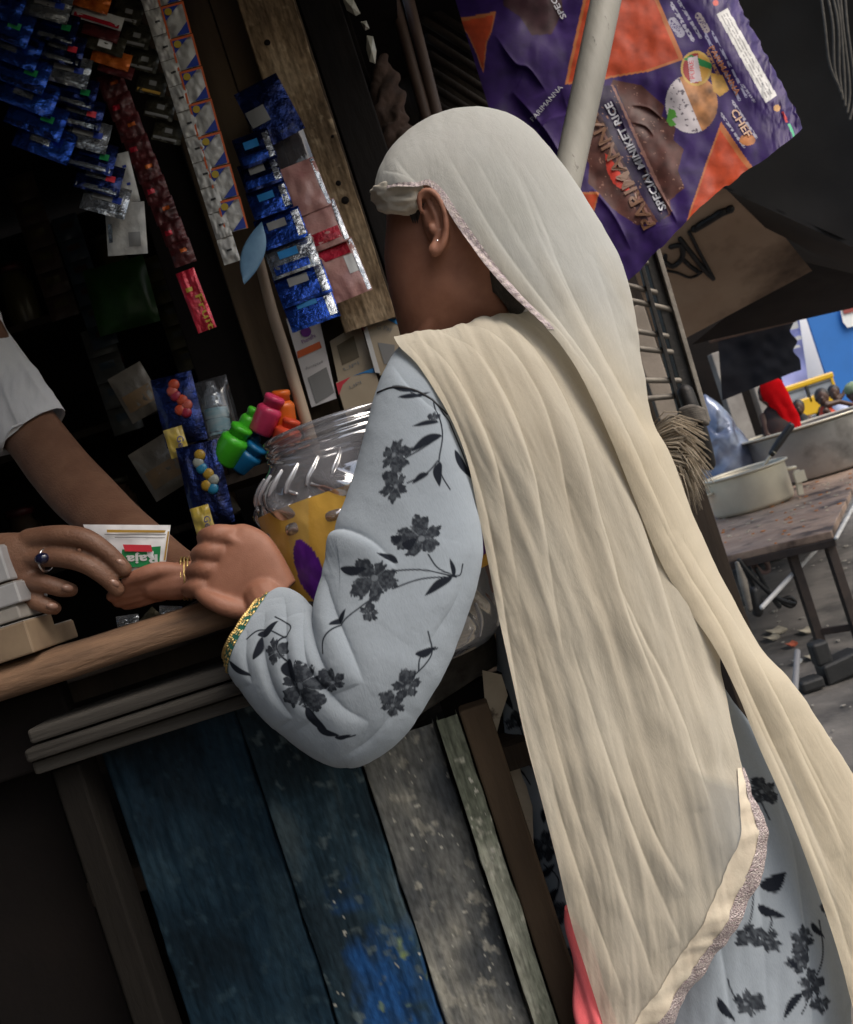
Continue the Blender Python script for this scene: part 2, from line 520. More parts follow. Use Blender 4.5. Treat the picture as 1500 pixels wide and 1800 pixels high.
bamboo = mk('old_bamboo', (0.15, 0.095, 0.07), (0.08, 0.05, 0.04), scale=20, rough=0.6, bump=0.3, bscale=100, stretch=(1, 1, .2))
paper = mk('old_paper', (0.55, 0.48, 0.38), (0.42, 0.36, 0.28), scale=18, rough=0.9, stain=(0.12, 0.09, 0.07), stain_scale=22, stain_lo=.6, stain_hi=.68, bump=.2, bscale=60)
dark_tarp = mk('dark_tarpaulin', (0.050, 0.044, 0.038), (0.034, 0.030, 0.027), scale=2, spec=0.12, rough=0.75, bump=0.2, bscale=30)
concrete = mk('grey_dirt', (0.17, 0.155, 0.14), (0.10, 0.092, 0.085), scale=3.5, rough=0.85, bump=0.6, bscale=45, stain=(0.045, 0.042, 0.04), stain_scale=1.6, stain_lo=.48, stain_hi=.62)

# ================================================================== the ground
G = MB()
gx = np.linspace(-1, 1, 61); gx = np.sign(gx) * np.abs(gx) ** 2 * 60
GX, GY = np.meshgrid(gx, gx + 6)
GZ = .012 * fbm(GX * 2.1, GY * 2.1, 61) * (np.hypot(GX, GY) < 12)
tag(grid_obj('ground', np.stack([GX, GY, GZ - .004], -1), concrete), kind='structure')

# ================================================================== the kiosk
kiosk = thing('wooden_kiosk', 'dark wooden roadside kiosk with brown counter rim and blue and cream plank front', 'kiosk', (-.3, 1.2, 0))
Zl = 1.050
def upright(name, x0, x1, z0, z1, y, t, mat, bev=.003, lean=0.0):
    m = MB(); m.box(((x0 + x1) / 2, y, (z0 + z1) / 2), ((x1 - x0) / 2, 0, 0), (0, t / 2, 0), (lean * (z1 - z0) / 2, 0, (z1 - z0) / 2))
    return m.build(name, mat, kiosk, bev=bev)
xs = [Wx(205, 1400, 1.045), Wx(420, 1260, 1.045), Wx(631, 1330, 1.045), Wx(757, 1250, 1.045), Wx(800, 1240, 1.04), Wx(852, 1218, 1.045)]
g_ = .0014
plank_m = mk('painted_plank', (1, 1, 1), attr='Col', spec=0.12, rough=.72, bump=.45, bscale=90, stretch=(1, 1, .3))
def painted(name, x0, x1, z0, z1, y, t, fn, par):
    """a board whose worn paint (streaks, blotches, scratches, flecks) is laid on its own face"""
    nz, nx = 300, 70
    u = np.concatenate([[0, 0], np.linspace(.01, .99, nx - 4), [1, 1]]); v = np.linspace(1, 0, nz)
    X = x0 + (x1 - x0) * u[None] + 0 * v[:, None]; Z = z0 + (z1 - z0) * v[:, None] + 0 * u[None]
    Y = np.full_like(X, y - t / 2); Y[:, 0] = Y[:, -1] = y + t / 2; Y[:, 1] += .003; Y[:, -2] += .003
    Y += .0012 * fbm(X * 60, Z * 5, 201) + .0006 * fbm(X * 200, Z * 14, 202)
    X[:, :2] += .0012 * fbm(Z[:, :2] * 30, X[:, :2] * 0, 203); X[:, -2:] += .0012 * fbm(Z[:, -2:] * 30, X[:, -2:] * 0 + 9, 204)
    return grid_obj(name, np.stack([X, Y, Z], -1), plank_m, par, False, Col=fn(X, Z))
def lerp(a, b, f): return a + (np.array(b) - a) * f[..., None]
def worn(base, dark, light, seed, blue=None, cover=0.0, speck=.5):
    def fn(X, Z):
        C = np.zeros(X.shape + (3,)) + np.array(base)
        st = fbm(X * 95, Z * 3.2, seed, 4); bl = fbm(X * 13, Z * 9, seed + 5, 4); fine = fbm(X * 330, Z * 120, seed + 9, 3)
        C = lerp(C, dark, np.clip(.35 + 1.0 * bl + .18 * st, 0, 1) * .8)
        C = lerp(C, light, np.clip(bl * -1.2 + .5 * st - .25, 0, 1) * .7)
        if blue is not None:
            cx, cz, rx, rz = blue
            f = np.clip(1.25 - np.hypot((X - cx) / rx, (Z - cz) / rz) + .55 * fbm(X * 38, Z * 26, seed + 13, 4), 0, 1)
            C = lerp(C, (.012, .070, .23), np.clip(f * 1.3, 0, 1) * .75)
            C = lerp(C, (.20, .26, .10), np.clip(fbm(X * 70, Z * 60, seed + 15) - .55, 0, 1) * f * 2)
        scr = np.clip(fbm(X * 60 + Z * 25, Z * 60 - X * 20, seed + 21, 4) - .62, 0, 1) * 3.5
        C = lerp(C, light, np.clip(scr, 0, 1) * .8)
        sp_ = (fbm(X * 210, Z * 200, seed + 25, 2) > 1.02) & (fbm(X * 17, Z * 15, seed + 26) > .1 - speck)
        C[sp_] = (.42, .41, .36)
        C *= (1 + 0.30 * fine + .06 * st)[..., None]
        return np.clip(C, .004, .9)
    return fn
painted('plank', xs[0] + g_, xs[1] - g_, .04, Zl, 1.050, .022, worn((.009, .024, .040), (.005, .010, .015), (.020, .040, .056), 211, None, speck=-2), kiosk)  # leftmost plank: part of the shade there is put into its colour
painted('plank', xs[1] + g_, xs[2] - g_, .04, Zl, 1.047, .022, worn((.026, .054, .076), (.010, .017, .023), (.085, .115, .125), 231, (Wx(705, 1740, 1.05), W(705, 1740, 1.05).z, .058, .10), speck=.1), kiosk)
painted('plank', xs[2] + g_, xs[3] - .001, .04, .962, 1.052, .022, worn((.15, .152, .145), (.035, .042, .052), (.30, .29, .25), 251, None, speck=.5), kiosk)
painted('frame_strip', xs[3] + .004, xs[4], .03, .968, 1.036, .030, worn((.20, .215, .17), (.07, .08, .06), (.36, .36, .30), 271, None, speck=.2), kiosk)
upright('frame_strip', xs[4] + .002, xs[5], .02, .968, 1.044, .034, wood_part)
upright('corner_post', Wx(112, 1390, 1.02), xs[0] - .012, .0, 1.052, 1.03, .05, mk('dark_post_wood', (.016, .014, .012), (.008, .007, .007), scale=9, spec=0.12, rough=.85, bump=.6, bscale=70, stretch=(1, 1, .2)))  # post colour taken near black for the shade at the kiosk's left
upright('plank', Wx(-130, 1400, 1.09), Wx(100, 1390, 1.09), .02, 1.05, 1.10, .022, shade_soot)
upright('plank', Wx(-330, 1400, 1.09), Wx(-134, 1400, 1.09), .02, 1.05, 1.10, .022, shade_soot)
# ledge: three mouldings
for k, (z0, z1, y0) in enumerate([(1.056, 1.071, .982), (1.0735, 1.088, .966), (1.0905, 1.107, .978)]):
    m = MB(); x0, x1 = Wx(60, 1365, .98) + .004 * k, Wx(640, 1150, .98)
    m.box(((x0 + x1) / 2, (y0 + 1.06) / 2, (z0 + z1) / 2), ((x1 - x0) / 2, 0, 0), (0, (1.06 - y0) / 2, 0), (0, 0, (z1 - z0) / 2))
    m.build('ledge_board', wood_grey, kiosk, bev=.0035)
MB().box((-.66, 1.05, 1.098), (.19, 0, 0), (0, .012, 0), (0, 0, .046)).build('ledge_board', shade_soot, kiosk, bev=.004)
# rounded counter rim
m = MB(); n_ = 40
xx = np.linspace(-.80, Wx(468, 1072, .99), n_)
prof = np.array([(.992, 1.147), (.974, 1.147), (.968, 1.153), (.968, 1.166), (.974, 1.174), (.990, 1.178), (1.03, 1.180), (1.06, 1.176), (1.06, 1.147)])
P = np.zeros((n_, len(prof), 3))
for i, x in enumerate(xx):
    th_ = 1 + .30 * np.clip((-.25 - x) / .4, 0, 1)
    P[i, :, 0] = x
    P[i, :, 1] = prof[:, 0] + .002 * vnoise(x * 9, np.arange(9) * 1.3, 3)
    P[i, :, 2] = 1.147 + (prof[:, 1] - 1.147) * th_ + .0014 * vnoise(x * 14, np.arange(9) * .9, 4)
m.grid(P, True); m.Fc += [tuple(range(9))[::-1], tuple((n_ - 1) * 9 + j for j in range(9))]
m.build('counter_rim', wood_brown, kiosk, True)
MB().box((-.52, 1.36, 1.125), (.32, 0, 0), (0, .30, 0), (0, 0, .012)).build('counter_board', wood_dark, kiosk)
# low corner shelf under the jar
sp = [(-.165, .995), (-.114, .995), (.036, 1.20), (.036, 1.50), (-.165, 1.50)]
m = MB(); m.add([(x, y, .975) for x, y in sp] + [(x, y, 1.028) for x, y in sp], [(4, 3, 2, 1, 0), (5, 6, 7, 8, 9)] + [(i, (i + 1) % 5, 5 + (i + 1) % 5, 5 + i) for i in range(5)])
m.build('corner_shelf', wood_grey, kiosk, bev=.004)
# walls, roof, floor
m = MB(); m.box((-.62, 2.42, 1.13), (.85, 0, 0), (0, .015, 0), (0, 0, 1.13)); m.build('back_wall', shade_soot, kiosk)
m = MB(); m.box((-1.47, 1.74, 1.13), (.015, 0, 0), (0, .70, 0), (0, 0, 1.13)); m.build('side_wall', shade_soot, kiosk)
m = MB(); m.box((-.62, 1.42, 2.27), (.90, 0, 0), (0, 1.06, 0.04), (0, -.0, .02)); m.build('roof', shade_soot, kiosk)
m = MB(); m.box((-.86, -.02, 2.33), (.66, 0, 0), (0, .36, .05), (0, 0, .012)); m.build('shade_flap', shade_soot, kiosk)  # added flap, out of view, to shade the kiosk's left front
m = MB(); m.box((.47, 1.66, 2.36), (.19, 0, 0), (0, .86, .03), (0, 0, .012)); m.build('roof_sheet', shade_soot, kiosk)  # roof carried on, out of view, to shade the sack sheet
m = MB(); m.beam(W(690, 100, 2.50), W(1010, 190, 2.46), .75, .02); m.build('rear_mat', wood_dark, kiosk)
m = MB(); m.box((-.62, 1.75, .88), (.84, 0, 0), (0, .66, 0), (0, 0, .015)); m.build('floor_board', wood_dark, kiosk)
m = MB(); m.box((-.30, 1.02, 2.19), (.56, 0, 0), (0, .03, 0), (0, 0, .05)); m.build('roof_beam', wood_dark, kiosk, bev=.004)
# right partition with its boards
upright('partition_board', Wx(430, 600, 1.60), Wx(560, 600, 1.60), .90, 2.24, 1.615, .02, wood_part)
upright('partition_board', Wx(562, 600, 1.60), Wx(705, 570, 1.60), .90, 2.24, 1.613, .02, wood_part)
upright('partition_board', Wx(330, 620, 1.62), Wx(428, 600, 1.62), .90, 2.24, 1.640, .02, shade_soot)
pb = painted('front_board', Wx(606, 585, 1.55), Wx(697, 556, 1.55), W(660, 568, 1.55).z, 2.24, 1.565, .03, worn((.215, .150, .090), (.085, .058, .036), (.30, .225, .145), 291, None, speck=-2), kiosk)
for x, y, r in ((595, 322, .005), (607, 352, .007), (470, 75, .006), (585, 240, .003)):
    m = MB(); m.lathe(W(x, y, 1.5492), [(r, 0), (r * .9, .0012), (r * .4, .002)], 12, ax=(0, -1, 0)); m.build('nail_hole', shade_soot, pb)
upright('black_post', Wx(700, 545, 1.68), Wx(760, 500, 1.68), .0, 2.26, 1.72, .07, black_wood)
upright('side_board', Wx(705, 545, 1.80), Wx(775, 500, 1.80), .0, 2.26, 1.90, .03, shade_soot)
m = MB(); m.box((.13, 2.15, 1.13), (.012, 0, 0), (0, .26, 0), (0, 0, 1.13)); m.build('side_wall', shade_soot, kiosk)
for x0, x1, y0, y1 in ((690, 748, -10, 200), (716, 772, -10, 215)):
    A, B = W(x0, y0, 2.0), W(x1, y1, 2.0); dv = (B - A)
    MB().tube([A - dv * .1, B, A + dv * 3.2], [.013, .0135, .014], n=12).build('bamboo_pole', bamboo, kiosk, True)
for k in range(9):
    y = 40 + k * 30
    MB().tube([W(742 + k * 5, y - 34, 2.18), W(905 + k * 5, y + 70, 2.30)], .010, n=7).build('roof_slat', wood_dark, kiosk, True)
flat([(848, 1178), (882, 1186), (893, 1222), (880, 1262), (872, 1296), (852, 1226)], 1.13, paper, 'paper_scrap', kiosk)
flat([(880, 1330), (925, 1352), (936, 1400), (938, 1478), (944, 1560), (912, 1450)], 1.13, paper, 'paper_scrap', kiosk)
m = MB(); m.box((Wx(905, 1400, 1.17), 1.17, .49), (.055, 0, 0), (0, .012, 0), (0, 0, .48)); m.build('side_board', shade_soot, kiosk)

# added out of view: board wall behind, tarpaulin at left, both shading the kiosk
ow = thing('shade_wall', 'added unseen board wall behind the viewer shading the kiosk front', 'light blocker', (-2.2, -1.9, 0))
for k in range(14):
    MB().box((-4.2 + k * .30, -1.9, 1.5), (.146, 0, 0), (0, .02 + .004 * (k % 3), 0), (0, 0, 1.5)).build('shade_wall_board', wood_dark, ow, bev=.004)
MB().box((-2.25, -1.86, 3.05), (2.15, 0, 0), (0, .12, 0), (0, 0, .06)).build('shade_wall_top', wood_dark, ow, bev=.006)
nb_ = thing('shade_screen', 'added dark tarpaulin screen, out of view, shading the kiosk from the left', 'screen', (-1.1, 0, 0))
P = np.zeros((30, 60, 3)); yy = np.linspace(-1.2, 1.0, 60); zz = np.linspace(2.5, .02, 30)
P[..., 0] = -.76 + .02 * fbm(yy[None] * 7, zz[:, None] * 1.2, 71); P[..., 1] = yy[None]; P[..., 2] = zz[:, None]
grid_obj('tarpaulin', P, dark_tarp, nb_)
for y in (-1.2, 1.0): MB().tube([(-.79, y, 0), (-.79, y, 2.6)], .02, n=10).build('pole', bamboo, nb_, True)
# ================================================================== THE CUSTOMER (young woman in a cream veil)
skin_f = mk('skin_brown', (0.335, 0.152, 0.098), (0.245, 0.104, 0.064), scale=30, rough=0.56, bump=0.12, bscale=700, spec=0.4, sss=0.06)
skin_m = mk('skin_dark_brown', (0.20, 0.105, 0.066), (0.145, 0.070, 0.044), scale=25, rough=0.48, bump=0.28, bscale=330, spec=0.4, sss=0.05)
hair_m = mk('black_hair', (0.012, 0.010, 0.010), (0.03, 0.022, 0.02), scale=120, rough=0.5, bump=0.6, bscale=300, stretch=(1, 1, 0.15))
cream = mk_cloth('cream_muslin', (0.76, 0.71, 0.605), (0.72, 0.66, 0.55), thin_attr=True, transl=0.22, cattr='tone', ccol=(.63, .56, .445))
veil_m = mk_cloth('pale_muslin', (0.74, 0.74, 0.71), (0.69, 0.69, 0.65), thin_attr=True, transl=0.22, cattr='tone', ccol=(.72, .64, .50))
tunic_m = mk_cloth('grey_blue_cotton', (0.41, 0.46, 0.515), (0.37, 0.415, 0.465), cattr='print', transl=0.08, weave=700, crk=.0016, crink=.6)
band_m = mk_cloth('cream_jersey', (0.76, 0.70, 0.60), (0.70, 0.62, 0.52), transl=0.1)
satin_m = mk('cream_satin', (0.74, 0.66, 0.52), (0.66, 0.56, 0.43), scale=30, rough=0.35, sheen=0.3, bump=0.15, bscale=200)
sequin_m = mk('sequin_lace', (0.72, 0.64, 0.60), (0.38, 0.28, 0.30), scale=420, rough=0.3, metal=0.25, bump=0.9, bscale=500, detail=2)
hemlace_m = mk('lilac_lace', (0.62, 0.54, 0.50), (0.45, 0.36, 0.40), scale=300, rough=0.6, bump=0.5, bscale=600, detail=2)
pink_m = mk_cloth('coral_pink_cotton', (0.92, 0.22, 0.24), (0.85, 0.17, 0.19), transl=0.1)
gold_m = mk('gold_braid', (0.80, 0.60, 0.26), (0.62, 0.42, 0.14), scale=200, rough=0.3, metal=0.8, bump=0.4, bscale=400)
green_m = mk('green_braid', (0.02, 0.12, 0.09), (0.03, 0.17, 0.13), scale=90, rough=0.6)
piping_m = mk('dark_piping', (0.03, 0.03, 0.035), rough=0.7)

woman = thing('person', 'woman in cream headscarf and long shawl over a grey floral tunic leaning at the counter', 'person', (0.12, 1.15, 0.0))

# ---- continuous skin: head, neck, chest, arms, hands, legs
b = MB()
head = [(815, 222, 1.10, 850, 224, 1.10, .012, .012),
        (778, 238, 1.10, 895, 252, 1.10, .038, .042),
        (714, 288, 1.10, 945, 325, 1.10, .062, .066),
        (684, 345, 1.10, 960, 410, 1.10, .073, .076),
        (679, 405, 1.10, 940, 480, 1.10, .075, .074),
        (676, 455, 1.10, 915, 530, 1.10, .067, .070),
        (683, 505, 1.10, 890, 572, 1.10, .058, .062),
        (694, 550, 1.10, 872, 602, 1.11, .050, .055),
        (704, 590, 1.11, 868, 632, 1.12, .046, .052),
        (720, 640, 1.12, 875, 670, 1.13, .050, .055)]
HP = sectube(head, 60, 56, sq=0.92)
b.grid(HP, True)
nb = len(b.V)
b.Fc += [tuple(range(nb - 56, nb)), tuple(range(nb - 60 * 56, nb - 59 * 56))[::-1]]
hc = W(812, 395, 1.10); fd = Vector((-.40, .91, -.12)).normalized(); sdv = fd.cross(Vector((0, 0, 1))).normalized(); upv = sdv.cross(fd)
def fp(f, s_, u): return hc + fd * f + sdv * s_ + upv * u
b.ball(fp(.060, 0, .0), .05, .05, .075)
b.tube([fp(.10, 0, .022), fp(.112, 0, .0), fp(.125, 0, -.022)], [.009, .011, .014])            # nose
b.tube([fp(.100, -.024, -.052), fp(.109, 0, -.054), fp(.100, .024, -.052)], [.006, .009, .006])  # lips
b.tube([fp(.099, -.022, -.064), fp(.107, 0, -.067), fp(.099, .022, -.064)], [.006, .009, .006])
b.ball(fp(.085, 0, -.09), .026, .026, .022)                                                     # chin
for s_ in (-1, 1): b.tube([fp(.095, s_ * .016, .036), fp(.090, s_ * .045, .034)], [.008, .007])  # brows
# left ear: rim, inner fold, lobe, tragus
def ep(x, y, d=1.020): return W(x, y, d - .012)
b.tube([ep(741, 372, 1.026), ep(737, 352, 1.022), ep(745, 337, 1.020), ep(762, 339, 1.017), ep(777, 360, 1.016), ep(784, 388, 1.017), ep(783, 414, 1.020), ep(776, 434, 1.022), ep(767, 444, 1.024)],
       [.0028, .0036, .0042, .0042, .0042, .0042, .0045, .005, .0052], smooth=26, n=10)
b.tube([ep(752, 352, 1.026), ep(764, 374, 1.024), ep(770, 398, 1.025), ep(767, 420, 1.027), ep(760, 436, 1.026)], [.0030, .0038, .0040, .0040, .0045], smooth=14, n=8)
b.ball(ep(766, 396, 1.036), .014, .012, .030)
b.ball(ep(759, 402, 1.024), .0045, .0045, .0065)
b.ball(ep(764, 440, 1.024), .0075, .005, .0085)
b.tube([W(800, 465, 1.058), W(775, 530, 1.062), W(742, 600, 1.078)], [.010, .012, .011], n=12, smooth=10)       # neck muscle
# chest and shoulders (inside the tunic)
TOR = sectube([(740, 610, 1.12, 880, 640, 1.13, .05, .05), (735, 650, 1.14, 960, 700, 1.15, .10, .11), (790, 800, 1.16, 1040, 820, 1.17, .11, .12),
               (860, 1000, 1.17, 1120, 1000, 1.18, .10, .11), (900, 1200, 1.18, 1190, 1200, 1.19, .10, .11), (960, 1400, 1.20, 1280, 1400, 1.21, .11, .12), (1020, 1560, 1.20, 1330, 1560, 1.21, .11, .12)], 40, 32)
b.grid(TOR, True); nb = len(b.V)
b.Fc += [tuple(range(nb - 32, nb)), tuple(range(nb - 40 * 32, nb - 39 * 32))[::-1]]
# left arm inside the sleeve, wrist, fist
b.tube([W(770, 680, 1.03), W(735, 850, .955), W(690, 1060, .93), W(620, 1230, .905), W(560, 1200, .91), W(500, 1110, .93), W(468, 1050, .945)],
       [.05, .042, .038, .034, .034, .028, .024], n=14, smooth=30)
FI = sectube([(520, 1022, .95, 446, 1098, .95, .018, .02), (496, 976, .95, 414, 1086, .95, .016, .022), (470, 940, .952, 384, 1072, .95, .016, .024),
              (436, 922, .955, 358, 1058, .95, .016, .026), (412, 922, .958, 352, 1046, .952, .012, .028), (396, 926, .963, 350, 1034, .958, .008, .022), (386, 936, .968, 352, 1022, .964, .005, .014)], 30, 36, sq=.72)
b.grid(FI, True); nb = len(b.V)
b.Fc += [tuple(range(nb - 36, nb)), tuple(range(nb - 30 * 36, nb - 29 * 36))[::-1]]
for k in range(4):                                                                              # four bent fingers of the fist
    t = k / 3
    kx, ky = 396 - 30 * t, 938 + 92 * t
    rr_ = (.0100, .0106, .0100, .0086)[k]
    b.tube([W(kx + 8, ky - 1, .950), W(kx - 14, ky + 1, .944), W(kx - 31, ky + 5, .956), W(kx - 33, ky + 8, .978), W(kx - 12, ky + 12, .992), W(kx + 16, ky + 12, .990)],
           [rr_ * .95, rr_ * 1.12, rr_ * 1.02, rr_ * .98, rr_ * .88, rr_ * .7], n=12, smooth=26)
for t0, t1 in (((392, 940), (452, 974)), ((378, 968), (448, 1000)), ((366, 998), (444, 1026)), ((360, 1026), (440, 1052))): b.tube([W(*t0, .9435), W(*t1, .9405)], [.0062, .0036], n=8)
b.tube([W(432, 1074, .940), W(396, 1066, .934), W(364, 1050, .938), W(345, 1030, .952)], [.011, .0105, .0095, .008], n=10, smooth=14)   # thumb along the lower edge
# right arm, reaching behind the fist, hand towards the packet
b.tube([W(880, 700, 1.28), W(760, 900, 1.27), W(620, 1000, 1.29), W(505, 1000, 1.26), W(425, 1006, 1.10), W(345, 1016, 1.025)], [.045, .038, .034, .030, .025, .0205], n=14, smooth=30)
b.tube([W(345, 1016, 1.025), W(310, 1022, 1.018), W(275, 1026, 1.016)], [.0205, .022, .018], n=14, smooth=10)
for k, (x2, y2, x3, y3, r) in enumerate([(238, 1027, 205, 1036, .0085), (236, 1038, 198, 1048, .009), (240, 1048, 208, 1058, .0085), (250, 1056, 222, 1064, .0075)]):
    b.tube([W(285, 1018 + 9 * k, 1.012 + .006 * k), W((285 + x2) / 2, (1018 + 9 * k + y2) / 2 - 2, 1.008 + .006 * k), W(x2, y2, 1.008 + .006 * k), W(x3, y3, 1.012 + .006 * k)], [r * 1.15, r * 1.1, r, r * .82], n=10, smooth=14)
b.tube([W(318, 1006, 1.010), W(280, 1002, 1.002), W(246, 1012, 1.0), W(224, 1022, 1.004)], [.0105, .010, .009, .0075], n=10, smooth=14)
# legs and feet below the tunic
for dy in (-.085, .085):
    hip, kn, an = Vector((.13, 1.22 + dy, .62)), Vector((.13, 1.22 + dy, .40)), Vector((.15, 1.22 + dy, .08))
    b.tube([hip, kn, an], [.075, .052, .036], n=14, smooth=14)
    b.tube([an + Vector((.02, 0, -.045)), an + Vector((-.06, 0, -.05)), an + Vector((-.15, 0, -.062))], [.03, .033, .018], n=12, smooth=10)
body = fuse(b, 'body', skin_f, woman, voxel=0.0023, it=3)
MB().ball(W(769, 424, 1.013), .0022, .0022, .0022).build('earring', mk('silver_stud', (.8, .8, .82), rough=.2, metal=1.0), woman, True)
for s_ in (-1, 1): MB().ball(fp(.088, s_ * .031, .02), .011, .011, .011).build('eye', mk('eye_white', (.6, .58, .55), rough=.2), woman, True)
# hair at the temple and the nape
hs = sectube([(812, 218, 1.10, 852, 220, 1.10, .014, .014), (782, 240, 1.10, 890, 254, 1.10, .039, .043), (724, 292, 1.10, 940, 326, 1.10, .063, .067), (756, 350, 1.10, 962, 410, 1.10, .075, .079),
              (800, 424, 1.10, 948, 484, 1.10, .076, .079), (812, 470, 1.10, 925, 540, 1.10, .066, .074), (830, 505, 1.10, 900, 570, 1.11, .058, .06)], 40, 44)
grid_obj('hair', hs, hair_m, woman, True)
tp = MB()
for k in range(16): tp.tube([W(722 + k * 1.8, 360, 1.042 - k * .0008), W(721 + k * 1.7, 375, 1.036), W(724 + k * 1.3, 386 + (k % 3) * 3, 1.036)], [.0016, .0013, .0005], n=5)
tp.build('sideburn', hair_m, woman, True)

# ---- headband and forehead knot under the veil
hb = sectube([(652, 338, 1.075, 656, 357, 1.075, .006, .01), (660, 328, 1.056, 668, 369, 1.056, .012, .02), (676, 322, 1.036, 684, 374, 1.040, .010, .03), (700, 320, 1.026, 706, 374, 1.028, .010, .04),
              (722, 322, 1.018, 725, 371, 1.022, .010, .04), (738, 328, 1.020, 734, 367, 1.024, .008, .04), (748, 336, 1.030, 738, 360, 1.036, .004, .03)], 60, 40)
q = proj(hb); nn = -normals(hb, True)
hb = hb + nn * (folds(q, [([(655, 345), (690, 338), (730, 332)], 6, .005), ([(666, 362), (700, 356), (735, 350)], 6, .004), ([(660, 336), (672, 352), (684, 366)], 6, .004)]) + .0022 * fbm(q[..., 0] / 26, q[..., 1] / 7, 5))[..., None]
grid_obj('headband', hb, band_m, woman, True)

# ---- floral print
FLOWERS = [(692, 800, 29, .2), (697, 856, 27, .9), (742, 948, 40, .5), (660, 1016, 40, 1.1), (652, 1078, 18, .3), (540, 1203, 40, .2), (590, 1199, 24, .8), (716, 1208, 27, .4), (690, 1240, 24, .9), (500, 1150, 22, .5), (762, 735, 12, .2),
           (1338, 1392, 26, .6), (1312, 1640, 25, .3), (1346, 1655, 22, .9), (1406, 1655, 26, .1), (1398, 1690, 22, .7), (1424, 1730, 27, .4), (1442, 1765, 18, .8), (1310, 1765, 26, .2),
           (956, 1490, 30, .4), (985, 1610, 22, .2), (990, 1690, 30, .8), (930, 1330, 22, .1), (905, 1270, 18, .4), (1010, 1760, 24, .5), (1240, 1330, 20, .6), (1460, 1600, 18, .3), (1150, 1690, 24, .4), (1200, 1600, 22, .1)]
LEAVES = [(772, 742, 722, 748, 5), (776, 765, 718, 793, 9), (774, 812, 770, 856, 9), (800, 790, 836, 850, 7), (754, 832, 722, 850, 6), (700, 955, 690, 940, 10), (706, 958, 735, 950, 10),
          (600, 1000, 650, 1004, 9), (700, 990, 665, 972, 7), (792, 1016, 742, 1046, 8), (795, 1015, 790, 980, 5), (585, 1100, 610, 1070, 6), (460, 1120, 500, 1100, 8), (455, 1160, 470, 1120, 7), (520, 1160, 528, 1200, 12),
          (545, 1240, 580, 1290, 9), (590, 1292, 620, 1290, 5), (730, 1150, 770, 1140, 8), (410, 1160, 450, 1190, 6), (560, 1275, 600, 1292, 7), (690, 680, 740, 690, 6), (700, 700, 760, 690, 5),
          (1336, 1558, 1378, 1536, 15), (1330, 1590, 1372, 1612, 9), (1425, 1620, 1444, 1650, 6), (1404, 1740, 1372, 1790, 8), (1330, 1450, 1300, 1430, 8), (1392, 1700, 1376, 1680, 6), (1260, 1750, 1290, 1796, 8),
          (920, 1225, 935, 1260, 7), (900, 1340, 925, 1300, 7), (945, 1540, 980, 1520, 8), (985, 1560, 960, 1600, 8), (985, 1640, 975, 1660, 7), (890, 1210, 900, 1250, 6), (960, 1420, 950, 1450, 7), (1200, 1290, 1240, 1310, 7)]
STEMS = [[(722, 692), (760, 700), (790, 738), (812, 790), (835, 850)], [(764, 706), (778, 760), (772, 820), (792, 860)], [(712, 806), (740, 790), (776, 766)], [(716, 850), (750, 832), (770, 810)],
         [(752, 975), (770, 1000), (805, 1012), (812, 992)], [(690, 1004), (740, 1002), (800, 1014)], [(672, 1040), (640, 1062), (605, 1090), (578, 1125), (575, 1150)], [(690, 1035), (740, 1018), (795, 1014)],
         [(752, 1110), (760, 1150), (726, 1190)], [(770, 1140), (740, 1155), (736, 1180)], [(528, 1180), (500, 1140), (520, 1110), (490, 1090)], [(540, 1230), (560, 1270), (600, 1292), (625, 1290)], [(440, 1125), (470, 1110), (510, 1125)],
         [(1340, 1415), (1350, 1440)], [(1332, 1590), (1352, 1612), (1348, 1640)], [(1320, 1560), (1318, 1600), (1310, 1640)], [(1438, 1618), (1440, 1680), (1425, 1730), (1405, 1780)], [(1410, 1680), (1425, 1640)],
         [(1300, 1768), (1285, 1740), (1280, 1720)], [(900, 1255), (920, 1300), (905, 1330), (930, 1380)], [(955, 1520), (985, 1545), (975, 1590)], [(985, 1640), (985, 1700)]]
def floral(Q):
    n1 = fbm(Q[..., 0] / 5, Q[..., 1] / 5, 3)
    m = np.zeros(Q.shape[:-1])
    for x, y, r, ro in FLOWERS:
        dx, dy = Q[..., 0] - x, Q[..., 1] - y
        rr = np.hypot(dx, dy); a = np.arctan2(dy, dx) + ro
        a = a + .22 * np.sin(a * 2 + x) ; rr = rr / (1 + .24 * np.cos(a - x * .7) + .10 * np.cos(2 * a + y))
        pet = .55 + .45 * np.abs(np.cos(2.5 * a)) ** .6 + .07 * np.cos(13 * a + x) + .09 * n1
        k = np.clip((r * pet - rr) / 2.2, 0, 1)
        vein = (np.abs(np.sin(2.5 * a + 1.57)) < .10) & (rr > r * .15) & (rr < r * .8)
        cen = np.clip((r * .16 - rr) / 2, 0, 1)
        k = k * np.where(vein, .70, .95) * (1 - .45 * cen) * (.86 + .14 * np.clip(n1 + .6, 0, 1))
        m = np.maximum(m, k)
    for x1, y1, x2, y2, w in LEAVES:
        ax = np.array([x2 - x1, y2 - y1], float); L_ = np.hypot(*ax); ax /= L_
        dx, dy = Q[..., 0] - x1, Q[..., 1] - y1
        t = (dx * ax[0] + dy * ax[1]) / L_; s = dx * -ax[1] + dy * ax[0] - w * .35 * np.sin(np.pi * np.clip(t, 0, 1) * 1.4)
        hw = w * np.sin(np.pi * np.clip(t, 0, 1) ** .75) ** .8
        m = np.maximum(m, np.clip((hw - np.abs(s)) / 1.6, 0, 1) * ((t > 0) & (t < 1)))
    for pts in STEMS:
        d, s, r = dist_poly(Q, smooth_rows(pts, 24))
        m = np.maximum(m, np.clip((2.0 - d) / 1.4, 0, 1))
    return m

